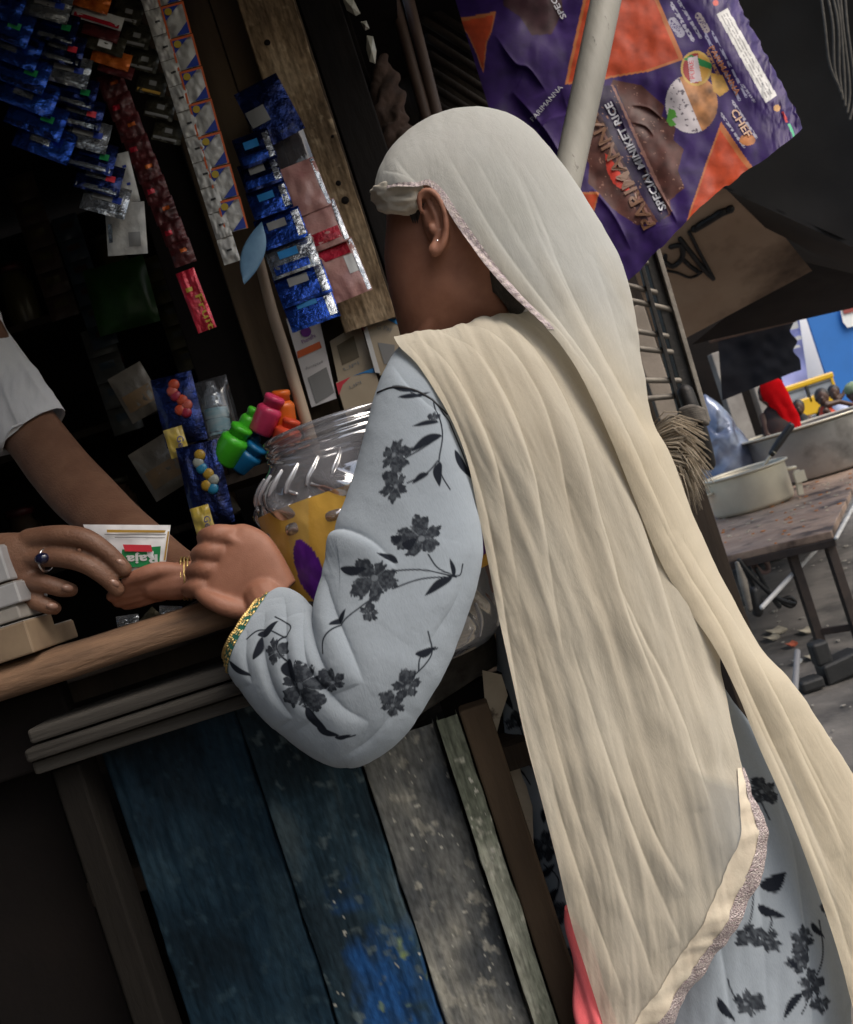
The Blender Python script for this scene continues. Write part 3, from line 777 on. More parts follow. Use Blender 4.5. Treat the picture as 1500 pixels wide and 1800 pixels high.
# ---- tunic: torso and skirt
tun = [(745, 600, 1.15, 905, 628, 1.16, .085, .10), (742, 640, 1.16, 1000, 690, 1.17, .125, .14), (790, 800, 1.18, 1075, 820, 1.19, .135, .15), (856, 1000, 1.19, 1150, 1000, 1.20, .13, .15),
       (872, 1120, 1.19, 1210, 1120, 1.20, .13, .15), (876, 1220, 1.19, 1275, 1215, 1.20, .14, .16), (888, 1330, 1.19, 1352, 1310, 1.20, .155, .17), (918, 1430, 1.19, 1408, 1405, 1.20, .165, .18), (942, 1540, 1.19, 1446, 1530, 1.20, .17, .19),
       (962, 1660, 1.19, 1470, 1660, 1.20, .175, .19), (985, 1800, 1.19, 1490, 1800, 1.20, .18, .20), (1010, 1960, 1.19, 1540, 1950, 1.20, .185, .21), (1040, 2150, 1.19, 1590, 2140, 1.20, .19, .21)]
TP = sectube(tun, 430, 420, front=350)
Q0 = proj(TP); nrm = -normals(TP, True)
sk = np.clip((Q0[..., 1] - 1150) / 200, 0, 1)
hh = folds(Q0, [([(1270, 1220), (1300, 1330), (1330, 1500), (1350, 1800)], 34, .010), ([(1350, 1330), (1400, 1500), (1420, 1700), (1430, 1850)], 30, .009), ([(900, 1220), (925, 1400), (950, 1600), (985, 1850)], 26, .009),
                ([(1240, 1560), (1270, 1680), (1290, 1850)], 26, .009), ([(1000, 1400), (1010, 1600), (1030, 1850)], 26, .008)])
hh += sk * .004 * fbm(Q0[..., 0] / 60, Q0[..., 1] / 240, 21) + .0004 * fbm(Q0[..., 0] / 24, Q0[..., 1] / 40, 22)
torso = grid_obj('tunic', TP + nrm * hh[..., None], tunic_m, woman, True, print=floral(Q0))

# ---- tunic sleeve, bent at the elbow
slv = [(742, 590, 1.06, 880, 650, 1.08, .05, .07), (700, 612, 1.02, 845, 700, 1.03, .065, .08), (676, 650, .985, 820, 752, .99, .072, .08), (655, 708, .96, 824, 800, .965, .072, .08), (636, 780, .94, 836, 862, .945, .072, .08),
       (614, 855, .925, 845, 925, .93, .072, .08), (592, 918, .915, 846, 985, .92, .072, .08), (575, 972, .905, 832, 1052, .91, .072, .08), (566, 1022, .895, 806, 1130, .90, .072, .08), (562, 1062, .888, 770, 1205, .89, .070, .08),
       (560, 1085, .884, 716, 1282, .885, .066, .075), (555, 1092, .884, 655, 1330, .883, .060, .07), (546, 1082, .89, 598, 1346, .885, .055, .065), (536, 1066, .90, 540, 1322, .89, .050, .06), (522, 1048, .912, 490, 1284, .90, .046, .056),
       (504, 1036, .925, 446, 1236, .91, .043, .052), (484, 1034, .935, 412, 1190, .92, .040, .048), (462, 1046, .942, 401, 1152, .93, .038, .046)]
SP = sectube(slv, 560, 400, front=300)
Q1 = proj(SP); nrm = -normals(SP, True)
hh = folds(Q1, [([(560, 940), (605, 930), (660, 955), (700, 1000)], 20, .010), ([(570, 1010), (590, 1080), (620, 1150), (640, 1200)], 24, .012), ([(545, 1080), (560, 1140), (590, 1200)], 20, .011),
                ([(500, 1050), (510, 1110), (520, 1190), (560, 1260)], 20, .010), ([(470, 1080), (470, 1140), (490, 1210), (520, 1260)], 18, .009), ([(530, 1060), (540, 1120), (556, 1180), (600, 1240), (650, 1270)], 22, .009),
                ([(440, 1110), (440, 1160), (450, 1200)], 14, .006), ([(830, 960), (800, 1060), (740, 1150)], 34, .004), 
                ([(600, 1330), (650, 1300), (700, 1240)], 22, .004), ([(690, 640), (730, 690), (800, 740)], 12, .003)])
hh += .0015 * fbm(Q1[..., 0] / 70, Q1[..., 1] / 80, 31, 2) + .0002 * fbm(Q1[..., 0] / 16, Q1[..., 1] / 18, 32)
sleeve = grid_obj('sleeve', SP + nrm * hh[..., None], tunic_m, woman, True, print=floral(Q1))
# seam where the sleeve is set into the shoulder
pz = smooth_rows([(664, 690), (690, 681), (724, 684), (756, 700), (786, 728)], 30)
def sleeve_d(Qs):
    f = (SP + nrm * hh[..., None])[:, :300].reshape(-1, 3); fq = proj(f)
    return np.array([f[np.argmin((fq[:, 0] - x) ** 2 + (fq[:, 1] - y) ** 2), 1] for x, y in Qs])
MB().tube([W(x, y, d - .0005) for (x, y), d in zip(pz, sleeve_d(pz))], .0011, n=6).build('shoulder_seam', piping_m, sleeve, True)
# braided cuff: gold and green bands round the end of the sleeve
ring = (SP + nrm * hh[..., None])
for r0, nr, m_ in [(0, 27, green_m), (1, 4, gold_m), (8, 3, gold_m), (15, 3, gold_m), (22, 4, gold_m)]:
    rr, nn2 = ring[560 - 1 - r0 - nr: 560 - r0], nrm[560 - 1 - r0 - nr: 560 - r0]
    k_ = rr.shape[0]
    bead = (.0018 + .0006 * np.sign(np.sin(np.arange(400) * 2 * np.pi / 12)))[None, :] * np.sin(np.pi * np.linspace(.12, .88, k_))[:, None] if m_ is gold_m else np.full((k_, 400), .0007)
    if m_ is gold_m: bead = np.where(np.sin(np.arange(400) * 2 * np.pi / 22 + r0)[None] > -.35, bead, .0002)
    grid_obj('cuff_braid', rr + nn2 * bead[..., None], m_, sleeve, True)
cb = MB()
for j in range(0, 400, 6):
    cb.ball(ring[-3, j] + nrm[-3, j] * .001, .0022, .0022, .0022, 6, 5)
cb.build('cuff_beads', gold_m, sleeve, True)

# ---- bangle on the right wrist
wv = (W(300, 1020, 1.02) - W(345, 1016, 1.025)).normalized()
bg = MB()
for k in range(3):
    c = W(334 - k * 6, 1017, 1.024)
    u = wv.orthogonal().normalized(); v = wv.cross(u)
    bg.tube([c + (u * math.cos(a) + v * math.sin(a)) * .0245 for a in np.linspace(0, 2 * math.pi, 40)], .0012, n=6)
bg.build('bangle', gold_m, woman, True)

# ---- shawl hanging from the left shoulder down the back
shw = [(735, 650, 1.10, 960, 600, 1.26), (712, 612, 1.07, 945, 566, 1.22), (696, 594, 1.025, 938, 545, 1.175), (694, 596, .985, 950, 545, 1.13), (706, 614, .955, 975, 566, 1.10), (742, 655, .930, 1018, 622, 1.08), (790, 732, .915, 1085, 715, 1.07),
       (820, 806, .915, 1150, 790, 1.08), (840, 900, .922, 1200, 885, 1.08), (860, 1000, .930, 1240, 985, 1.075), (880, 1100, .936, 1268, 1080, 1.06), (902, 1200, .942, 1268, 1180, 1.035), (924, 1300, .946, 1290, 1290, 1.01), (950, 1400, .948, 1316, 1390, .99),
       (978, 1510, .950, 1346, 1478, .985), (1004, 1620, .952, 1302, 1600, .98), (1032, 1710, .955, 1248, 1690, .98), (1060, 1800, .957, 1182, 1786, .98), (1085, 1890, .96, 1110, 1890, .97)]
SH = arcsheet(shw, 600, 400, 0, 68)
Q2 = proj(SH); nr2 = -normals(SH)
CRE = [([(712, 600), (766, 668), (812, 762), (842, 850), (862, 930), (882, 1040), (900, 1150), (920, 1270), (950, 1400)], 15, .010),
       ([(735, 590), (795, 650), (850, 750), (880, 850), (900, 960), (918, 1080)], 17, .009),
       ([(770, 575), (845, 625), (900, 715), (935, 820), (955, 920), (975, 1050), (1000, 1200)], 20, .010),
       ([(800, 560), (880, 600), (935, 680), (975, 780), (1000, 880), (1020, 980)], 16, .008),
       ([(840, 548), (915, 590), (975, 672), (1020, 770), (1045, 860), (1075, 970), (1105, 1090), (1150, 1200), (1190, 1300)], 18, .013),
       ([(880, 540), (950, 575), (1020, 650), (1075, 745), (1110, 840), (1145, 950), (1180, 1070), (1215, 1190), (1240, 1290)], 18, .012),
       ([(1040, 900), (1085, 1020), (1130, 1120), (1185, 1230), (1230, 1350), (1250, 1420)], 17, .009),
       ([(930, 1100), (960, 1230), (985, 1330), (1015, 1430), (1060, 1560)], 20, .007), ([(1000, 1120), (1040, 1240), (1075, 1350), (1115, 1460), (1170, 1590), (1200, 1660)], 19, .009),
       ([(960, 1330), (985, 1430), (1020, 1540), (1060, 1650), (1100, 1760)], 22, .008), ([(1090, 1280), (1120, 1380), (1160, 1480), (1210, 1570)], 18, .008),
       ([(1160, 830), (1215, 950), (1255, 1060)], 16, .007), ([(1050, 1420), (1085, 1540), (1130, 1660), (1160, 1750)], 18, .006)]
hs2 = (.86 + .3 * fbm(Q2[..., 0] / 120, Q2[..., 1] / 160, 49, 2)) * folds(Q2, CRE)
flow = Q2[..., 0] - .40 * (Q2[..., 1] - 900) + .00018 * (Q2[..., 1] - 900) ** 2
hs2 += .0036 * fbm(flow / 40, Q2[..., 1] / 460, 41, 2) + .0009 * fbm(flow / 15, Q2[..., 1] / 260, 42, 2) + .0007 * fbm(flow / 34, Q2[..., 1] / 90, 47, 3) + .0003 * fbm(flow / 9, Q2[..., 1] / 40, 43, 2)
hs2 += .003 * fbm(Q2[..., 0] / 70, Q2[..., 1] / 90, 44, 2) * np.clip((Q2[..., 1] - 1050) / 300, 0, 1)
thin = np.clip((Q2[..., 1] - 1120) / 600, 0, 1) * .16 + .03
corner = np.clip(np.minimum((Q2[..., 0] - (1180 + .10 * (Q2[..., 1] - 1400))) / 70, (Q2[..., 1] - 1375 + .3 * (1320 - Q2[..., 0])) / 26), 0, 1) * np.clip((1640 - Q2[..., 1]) / 120, 0, 1)
thin = np.clip(np.maximum(thin, .46 * corner), 0, .5)
SHF = SH + nr2 * hs2[..., None]
tone2 = np.clip(.40 + .20 * fbm(flow / 30, Q2[..., 1] / 420, 48, 2), 0, 1)
shawl = grid_obj('shawl', SHF, cream, woman, thin=thin, tone=tone2)
# satin and sequin border along its hem
SS = smooth_rows(shw, 600)
sv = np.sin(np.radians(np.linspace(0, 68, 400))) / math.sin(math.radians(68))
def hem(i0, i1, a, b_, n, mat, name, pleat, lift, stp=1):
    rows = []
    for i in range(i0, i1):
        ln = math.hypot(SS[i, 3] - SS[i, 0], SS[i, 4] - SS[i, 1])
        tp_ = .16 + .84 * min(1, (i - i0) / (.32 * (i1 - i0)))
        q_ = np.linspace(1 - a * tp_ / ln, 1 - b_ * tp_ / ln, n)
        rows.append(np.stack([np.interp(np.minimum(q_, 1), sv, SHF[i, :, k]) for k in range(3)], -1))
    P = np.array(rows)
    nn_ = -normals(P)
    m_ = len(P)
    ph = np.cumsum(.20 + .16 * np.sin(np.arange(m_) * .05) ** 2 + .08 * rng.random(m_))[:, None]
    s_ = np.linspace(0, 1, n)[None]
    hg = lift + pleat * (np.sin(ph) + .5 * np.sin(ph * 1.7 + 1 + s_ * 2)) * (.4 + .6 * s_)
    return grid_obj(name, P + nn_ * hg[..., None], mat, shawl)
r13 = int(599 * 12.6 / 18)
hem(r13, 599, 62, 22, 12, satin_m, 'satin_border', .0008, .0022)
hem(r13, 599, 24, -2, 10, sequin_m, 'sequin_edging', .0008, .0028)
i1 = int(599 * 9.3 / 18); i2 = int(599 * 10.5 / 18)

# ---- headscarf: over the head, down the back, ending in a long loose tail
vl = [(656, 346, 1.070, 660, 316, 1.075), (668, 337, 1.040, 672, 285, 1.085), (695, 330, 1.016, 698, 246, 1.090), (728, 330, 1.008, 744, 211, 1.095), (752, 326, 1.009, 800, 190, 1.10), (772, 345, 1.004, 866, 190, 1.105),
      (794, 382, 1.001, 928, 219, 1.11), (822, 424, 1.0, 986, 284, 1.115), (852, 466, .999, 1046, 374, 1.12), (888, 508, .999, 1094, 462, 1.125), (932, 552, 1.0, 1118, 556, 1.13), (985, 612, .990, 1132, 650, 1.14),
      (1034, 692, .978, 1148, 740, 1.15), (1078, 785, .978, 1180, 800, 1.155), (1118, 885, .990, 1213, 890, 1.155), (1158, 982, 1.004, 1252, 980, 1.15), (1205, 1065, 1.018, 1293, 1060, 1.14), (1255, 1140, 1.02, 1340, 1140, 1.13),
      (1292, 1215, 1.022, 1400, 1206, 1.08), (1330, 1310, 1.025, 1462, 1300, 1.06), (1370, 1402, 1.02, 1520, 1392, 1.05), (1410, 1500, 1.01, 1572, 1490, 1.05), (1448, 1600, 1.01, 1610, 1590, 1.05), (1480, 1700, 1.005, 1615, 1705, 1.07),
      (1512, 1820, 1.0, 1650, 1830, 1.065), (1545, 1950, .995, 1690, 1960, 1.06)]
VS = arcsheet(vl, 600, 340, 0, 165)
Q3 = proj(VS); nr3 = -normals(VS)
CRV = [([(692, 272), (712, 300), (750, 340), (800, 395), (860, 460), (925, 530), (985, 590), (1050, 680)], 12, .0065),
       ([(780, 262), (815, 318), (862, 400), (920, 485), (985, 570), (1050, 665), (1105, 770), (1150, 870), (1190, 960)], 15, .008),
       ([(912, 300), (948, 375), (985, 470), (1025, 555), (1075, 650), (1130, 745), (1175, 840), (1225, 940)], 17, .010),
       ([(870, 235), (915, 320), (950, 420), (1000, 520), (1050, 615), (1100, 710)], 13, .004), ([(830, 262), (875, 350), (930, 450), (985, 540)], 11, .0028),
       ([(1040, 440), (1075, 540), (1098, 620), (1120, 700)], 18, .005), ([(664, 332), (690, 326), (720, 328), (760, 335)], 7, .0035), ([(672, 300), (700, 305), (735, 318)], 7, .0022),
       ([(1150, 900), (1210, 1010), (1270, 1110), (1320, 1220), (1370, 1330), (1420, 1440), (1470, 1560)], 20, .009), ([(1190, 930), (1250, 1030), (1310, 1120), (1370, 1230), (1425, 1340), (1480, 1450)], 17, .007),
       ([(1290, 1180), (1340, 1290), (1390, 1400), (1430, 1500), (1470, 1600), (1500, 1700)], 16, .006), ([(1390, 1290), (1440, 1390), (1490, 1500)], 15, .006)]
fl3 = (Q3[..., 0] - 900) * .85 - .48 * (Q3[..., 1] - 500)
amp = np.clip((Q3[..., 1] - 330) / 260, .12, 1)
h3 = (.55 + .45 * np.clip((Q3[..., 1] - 650) / 200, 0, 1)) * folds(Q3, CRV) * (np.arange(340) < 200)[None] + amp * (.0016 * fbm(fl3 / 40, Q3[..., 1] / 400, 51, 2) + .0005 * fbm(fl3 / 12, Q3[..., 1] / 200, 52, 2)) + .0005 * fbm(Q3[..., 0] / 20, Q3[..., 1] / 30, 53, 2)
thin3 = np.clip((Q3[..., 1] - 900) / 500, 0, 1) * .06 + .02
veil = grid_obj('headscarf', VS + nr3 * h3[..., None], veil_m, woman, thin=thin3, tone=np.clip((Q3[..., 1] - 470) / 330 + .16 * fbm(fl3 / 40, Q3[..., 1] / 500, 55, 2) + np.clip((150 - np.abs(fl3 + 60)) / 500, 0, .2), 0, 1))
VF = VS + nr3 * h3[..., None]
# lace hem along the face edge
e0, e1 = int(600 * 1.6 / 25), int(600 * 10.6 / 25)
ed = VF[e0:e1, :9]; nn3 = nr3[e0:e1, :9]
grid_obj('lace_hem', ed + nn3 * (.0016 + .0005 * np.sin(np.arange(e1 - e0) * .9)[:, None] * np.ones((1, 9)))[..., None], hemlace_m, veil)

# ---- coral pink trousers, a strip of them showing in the side slit
pk = sectube([(996, 1600, .995, 1012, 1610, .995, .004, .02), (1001, 1660, .985, 1040, 1670, .985, .008, .03), (1009, 1740, .978, 1062, 1745, .978, .010, .04), (1019, 1830, .975, 1090, 1830, .975, .012, .05), (1036, 1950, 1.02, 1110, 1950, 1.02, .012, .05)], 80, 60)
qp = proj(pk)
pk += -normals(pk, True) * (.003 * np.sin((qp[..., 0] - .3 * qp[..., 1]) / 5))[..., None]
grid_obj('pink_panel', pk, pink_m, woman, True)
lg = MB()
for dy in (-.085, .085):
    lg.tube([Vector((.13, 1.22 + dy, .58)), Vector((.13, 1.22 + dy, .40)), Vector((.15, 1.22 + dy, .12))], [.072, .062, .05], n=18, smooth=16)
lg.build('trousers', pink_m, woman, True)

# ================================================================== goods hanging in the kiosk
def foil(n, c1, c2=None, rough=.2, metal=.85, sc=40): return mk(n, c1, c2 or tuple(v * .5 for v in c1), scale=sc, rough=rough, metal=metal, bump=.7, bscale=95, coat=.2)
f_blue = foil('blue_foil', (0.03, 0.11, 0.55), (0.02, 0.05, 0.28))
f_silver = foil('silver_foil', (0.55, 0.57, 0.60), (0.22, 0.25, 0.30))
f_navy = foil('navy_foil', (0.02, 0.04, 0.18), (0.01, 0.012, 0.04))
f_orange = foil('orange_foil', (0.65, 0.17, 0.03), (0.35, 0.06, 0.01), metal=.4)
f_maroon = foil('maroon_foil', (0.10, 0.012, 0.014), (0.035, 0.006, 0.007), rough=.45, metal=.3)
f_red = foil('red_foil', (0.55, 0.02, 0.05), (0.3, 0.01, 0.02), metal=.3)
f_olive = foil('olive_foil', (0.05, 0.045, 0.028), (0.02, 0.018, 0.012), rough=.4, metal=.3)
f_white = mk('white_sachet', (0.46, 0.455, 0.43), (0.34, 0.335, 0.33), scale=40, rough=.45, bump=.3, bscale=120, coat=.2)
f_pink = mk('pink_print_sachet', (0.50, 0.27, 0.24), (0.38, 0.17, 0.16), scale=30, rough=.4, bump=.3, bscale=100, coat=.3)
p_blue = mk('print_blue', (0.015, 0.04, 0.28), rough=.5)
p_yel = mk('print_yellow', (0.42, 0.30, 0.03), rough=.5)
p_org = mk('print_orange', (0.55, 0.11, 0.03), rough=.5)
p_red = mk('print_red', (0.55, 0.03, 0.05), rough=.5)
p_grn = mk('print_green', (0.01, 0.20, 0.06), rough=.5)
p_wht = mk('print_white', (0.55, 0.55, 0.55), rough=.5)
p_blk = mk('print_black', (0.02, 0.02, 0.022), rough=.6)
p_pur = mk('print_purple', (0.12, 0.02, 0.20), rough=.5)
p_gry = mk('print_grey', (0.20, 0.20, 0.20), rough=.6)
p_sky = mk('print_sky', (0.02, 0.17, 0.42), rough=.5)
p_gold = mk('print_gold', (0.45, 0.27, 0.05), rough=.4)
string_m = mk('grey_string', (0.30, 0.28, 0.25), rough=.9)

def sachet(parent, name, cx, cy, w, h, d, mat, ang=-18, tilt=0.0, puff=.006, prints=(), crk=.0022, nu=17, nv=13):
    """one sealed sachet: a thin pillow with flat crimped ends; prints are (u0, u1, v0, v1, material) on its face"""
    a = math.radians(ang); ex = np.array([math.cos(a), math.sin(a)]); ey = np.array([-math.sin(a), math.cos(a)])
    sd_ = int(cx * 7 + cy * 3) % 997
    def surf(u, v, k):
        Q = np.array([cx, cy]) + u[..., None] * ex * w / 2 + v[..., None] * ey * h / 2
        cr = np.clip((1 - np.abs(v)) * 5, 0, 1) * np.clip((1 - np.abs(u)) * 6, 0, 1)
        D = d - tilt * v - k * (puff * np.sqrt(np.clip((1 - u ** 2) * (1 - v ** 2), 0, 1)) * cr + .0004) - crk * fbm(u * 2.6 + sd_, v * 2.6, sd_) + .0006 * np.sin(v * 30) * (np.abs(v) > .82)
        return Wn(Q, D)
    u, v = np.meshgrid(np.linspace(-1, 1, nu), np.linspace(-1, 1, nv))
    m = MB(); m.grid(surf(u, v, 1.0)); m.grid(surf(u, v, -1.0)[:, ::-1])
    o = m.build(name, mat, parent, True)
    for u0, u1, v0, v1, pm in prints:
        uu, vv = np.meshgrid(np.linspace(u0, u1, 5), np.linspace(v0, v1, 4))
        Pp = surf(uu, vv, 1.0); Pp[..., 1] -= .0009
        MB().grid(Pp).build('print', pm, o, True)
    return o

def cord(parent, pts, d, r=.0012): MB().tube([W(x, y, d) for x, y in pts], r, n=5).build('string', string_m, parent, True)

GRP = 'sachet strips hanging at the kiosk front'
s = thing('sachet_strip', 'strip of shiny bright blue sachets hanging at the far left of the kiosk', 'sachet strip', W(20, -60, 1.30), GRP)
for k in range(8):
    cx, cy = -22 + k * 14.5, -45 + k * 41
    sachet(s, 'sachet', cx, cy + 4, 104, 58, 1.30 - .001 * k, f_blue, ang=21, tilt=.014, puff=.010, crk=.003, prints=[(-.8, .3, -.75, -.35, f_silver), (.15, .6, -.3, .1, p_grn), (-.95, .95, .62, .95, f_navy)] if k % 2 == 0 else [(-.85, .85, -.8, -.45, f_navy), (-.5, .2, -.2, .3, f_silver)])
s = thing('sachet_strip', 'strip of silver and dark blue sachets beside the bright blue strip', 'sachet strip', W(80, -60, 1.32), GRP)
for k in range(11):
    cx, cy = 74 + k * 11.2, -30 + k * 38
    sachet(s, 'sachet', cx, cy, 82, 54, 1.325 - .001 * k, (f_navy, f_silver, f_navy)[k % 3], ang=15, tilt=.014, puff=.009, crk=.003, prints=[(-.9, .9, .55, .85, f_silver), (-.6, .3, -.4, .1, (f_silver, p_gry, f_blue)[k % 3]), (.3, .7, -.3, .1, (p_red, p_blue, p_grn)[k % 3])])
s = thing('sachet_strip', 'plain white and silver sachet pair ending below the blue silver strip', 'sachet strip', W(190, 250, 1.34), GRP)
sachet(s, 'sachet', 214, 315, 46, 90, 1.345, f_white, ang=-14, prints=[(.3, .6, -.5, -.4, p_blue), (.3, .6, .2, .3, p_blue)])
sachet(s, 'sachet', 222, 402, 70, 92, 1.34, f_white, ang=-4, prints=[(.1, .7, .15, .7, p_gry), (-.9, -.7, -.2, .5, f_silver)])
s = thing('sachet_strip', 'short row of orange and maroon sachets above the dark red strip', 'sachet strip', W(150, -40, 1.36), GRP)
for k, (cx, cy, mt, w_, h_) in enumerate([(160, 0, f_orange, 70, 34), (172, 30, f_white, 92, 24), (178, 55, f_maroon, 66, 26), (186, 76, f_olive, 70, 34), (196, 102, f_orange, 70, 30), (204, 122, f_maroon, 64, 22)]):
    sachet(s, 'sachet', cx, cy, w_, h_, 1.36 - .002 * k, mt, ang=17, tilt=.008, prints=([(-.9, .9, .2, .8, f_red)] if k == 1 else [(-.35, .35, -.5, .5, p_wht)] if k == 3 else []))
s = thing('sachet_strip', 'long dark red strip of narrow sachets with a bright red packet at its end', 'sachet strip', W(195, 100, 1.37), GRP)
for k in range(9):
    t = k / 8
    sachet(s, 'sachet', 198 + 122 * t, 150 + 294 * t, 46 - 6 * t, 44, 1.37 - .003 * t, f_maroon, ang=-19, puff=.005, prints=[(-.7, -.1, -.2, .2, f_red)] if k % 2 else [(-.1, .5, -.3, .0, f_orange)])
o = sachet(s, 'sachet', 345, 528, 34, 112, 1.365, f_red, ang=-21, puff=.004, prints=[(-.6, .1, -.45, -.32, p_yel)])
text('Fruit', (343, 520), (368, 580), 13, 1.3585, p_yel, o, bold=.01)
s = thing('sachet_strip', 'strip of dull olive sachets between the dark red strip and the white strip', 'sachet strip', W(240, -40, 1.39), GRP)
for k in range(6):
    sachet(s, 'sachet', 226 + k * 14, 20 + k * 42, 52, 42, 1.395 - .001 * k, f_olive, ang=13, tilt=.008, prints=[(-.9, .7, .6, .85, p_gold if k == 3 else p_gry), (-.2, .3, -.2, .2, p_gry)])
s = thing('sachet_strip', 'long plain white backing strip with small dark dashes beside the orange bordered sachets', 'sachet strip', W(262, -20, 1.37), GRP)
for k in range(11):
    t = k / 10
    sachet(s, 'sachet', 262 + 140 * t, -6 + 446 * t, 30, 46, 1.372, f_white, ang=-17.5, puff=.003, prints=[(-.2, .4, -.08, .08, p_blk)])
s = thing('sachet_strip', 'strip of orange bordered white sachets with blue corners and yellow dots', 'sachet strip', W(285, -20, 1.375), GRP)
for k in range(8):
    t = k / 7
    cx, cy = 293 + 116 * t, -22 + 400 * t
    o = sachet(s, 'sachet', cx, cy, 42, 58, 1.376, f_white, ang=-15, puff=.004)
    def sq_(u0, v0): 
        a = math.radians(-15); return (cx + u0 * 21 * math.cos(a) - v0 * 29 * math.sin(a), cy + u0 * 21 * math.sin(a) + v0 * 29 * math.cos(a))
    dd = 1.3695
    for poly, pm in (([(-1, -1), (1, -1), (1, -.86), (-1, -.86)], p_org), ([(-1, -.86), (-.84, -.86), (-.84, 1), (-1, 1)], p_org), ([(.84, -.86), (1, -.86), (1, 1), (.84, 1)], p_org),
                     ([(.84, .25), (.84, .95), (-.3, .95)], p_blue), ([(-.84, -.86), (.5, -.86), (-.84, -.1)], p_blue)):
        flat([sq_(*q) for q in poly], dd, pm, 'print', o)
    m = MB(); c = W(*sq_(-.45, -.6), dd - .0008); m.lathe(c, [(.0058, 0), (.0058, .0004)], 14, ax=(0, -1, 0)); m.build('print', p_yel, o)
s = thing('sachet_strip', 'glossy bright blue and silver sachet strip hanging beside the brown board', 'sachet strip', W(440, 230, 1.45), GRP)
for k, (cx, cy, w_, h_) in enumerate([(448, 262, 66, 56), (458, 305, 70, 50), (474, 352, 72, 50), (494, 402, 84, 56), (514, 452, 88, 56), (532, 500, 92, 60), (546, 540, 90, 64)]):
    sachet(s, 'sachet', cx, cy, w_, h_, 1.455 - .003 * k, (f_navy, f_navy, f_blue, f_blue, f_silver, f_blue, f_blue)[k], ang=-20, tilt=.008, crk=.002,
           prints=[(-.85, .6, .25, .8, f_blue), (.62, .95, -.8, .8, f_silver), (-.5, .3, -.6, -.1, p_gry if k % 2 else p_sky)])
s = thing('sachet_strip', 'clear pack strip printed pink with dark red bars beside the blue silver strip', 'sachet strip', W(520, 280, 1.50), GRP)
for k, (cx, cy, h_, w_) in enumerate([(535, 330, 90, 70), (566, 398, 78, 76), (602, 476, 100, 74)]):
    sachet(s, 'sachet', cx, cy, w_, h_, 1.51, f_pink, ang=-22, tilt=.004, prints=[(.78, .98, -.95, .95, f_silver)] + ([(-.9, .7, .2, .75, f_red)] if k == 1 else [(-.95, .7, -.9, -.5, f_red), (.3, .75, -.45, .2, p_wht)] if k == 2 else []))
o = sachet(thing('dark_packet', 'dark blue packet with a pale corner above the blue silver strip', 'packet', W(470, 130, 1.50)), 'wrapper', 474, 196, 84, 110, 1.505, f_navy, ang=-28, prints=[(-.95, -.1, -.3, .25, p_gry)])
t_ = thing('hanging_packet', 'smoky clear plastic packet hanging over the brown board', 'packet', W(520, 180, 1.53))
sachet(t_, 'wrapper', 512, 278, 74, 150, 1.535, mk_clear('smoky_plastic', (.45, .42, .45), .08, .06), ang=-20, puff=.012)
t_ = thing('blue_tag', 'small pale blue leaf shaped plastic tag below the white strip', 'tag', W(440, 400, 1.40))
lf = sectube([(462 - 34 * k_ / 9 - 19 * math.sin(math.pi * (k_ + .15) / 9.3) ** .8, 396 + 98 * k_ / 9 - 6, 1.40, 462 - 34 * k_ / 9 + 19 * math.sin(math.pi * (k_ + .15) / 9.3) ** .8, 396 + 98 * k_ / 9 + 6, 1.40, .003, .003) for k_ in range(10)], 30, 20)
grid_obj('tag', lf, mk('pale_blue_plastic', (0.16, 0.30, 0.45), (.10, .20, .33), scale=30, rough=.4), t_, True)
t_ = thing('bamboo_stick', 'pale peeled bamboo stick leaning against the partition inside the kiosk', 'stick', W(500, 600, 1.50))
MB().tube([W(452, 440, 1.50), W(478, 545, 1.50), W(508, 640, 1.495), W(556, 800, 1.49)], [.0085, .0095, .010, .010], n=12, smooth=14).build('stick', mk('peeled_bamboo', (0.42, 0.32, 0.23), (0.33, 0.24, 0.17), scale=30, rough=.55, stretch=(1, 1, .2)), t_, True)

# payment cards on the partition (their square codes are left blank)
card_m = mk('card_white', (0.60, 0.58, 0.60), (0.52, 0.50, 0.50), scale=14, rough=.5)
kraft = mk('card_tan', (0.40, 0.33, 0.24), (0.33, 0.27, 0.19), scale=14, rough=.6)
def card(label, poly, d, mat, t=.003):
    th = thing('payment_card', label, 'card', W(*poly[0], d), 'payment cards on the partition')
    m = MB(); f_ = [W(x, y, d) for x, y in poly]; bk = [p + Vector((0, t, 0)) for p in f_]; n = len(poly)
    m.add(f_ + bk, [tuple(range(n)), tuple(range(n, 2 * n))[::-1]] + [(i, i + n, (i + 1) % n + n, (i + 1) % n) for i in range(n)])
    m.build('card_sheet', mat, th)
    return th
c1 = card('white payment card with orange bar nearest the bamboo stick', [(503, 560), (560, 555), (592, 700), (548, 716)], 1.575, card_m)
flat([(522, 618), (562, 600), (566, 611), (524, 630)], 1.575, p_org, 'print', c1, .001)
m = MB(); m.lathe(W(538, 583, 1.574), [(.0095, 0), (.0095, .0006)], 18, ax=(0, -1, 0)); m.build('logo_dot', p_pur, c1)
text('PhonePe', (533, 605), (556, 592), 8, 1.575, p_pur, c1)
text('Accepted', (538, 650), (568, 637), 5, 1.575, p_gry, c1)
flat([(541, 664), (574, 645), (588, 690), (556, 710)], 1.575, p_gry, 'blank_square', c1, .001)
c2 = card('tan payment card in the middle, half in shadow', [(580, 600), (632, 568), (660, 650), (596, 676)], 1.585, kraft)
flat([(592, 608), (622, 590), (632, 628), (602, 642)], 1.585, mk('print_brown_grey', (.12, .095, .06), rough=.7), 'blank_square', c2, .001)
text('UPI', (606, 652), (632, 640), 6, 1.585, p_gry, c2)
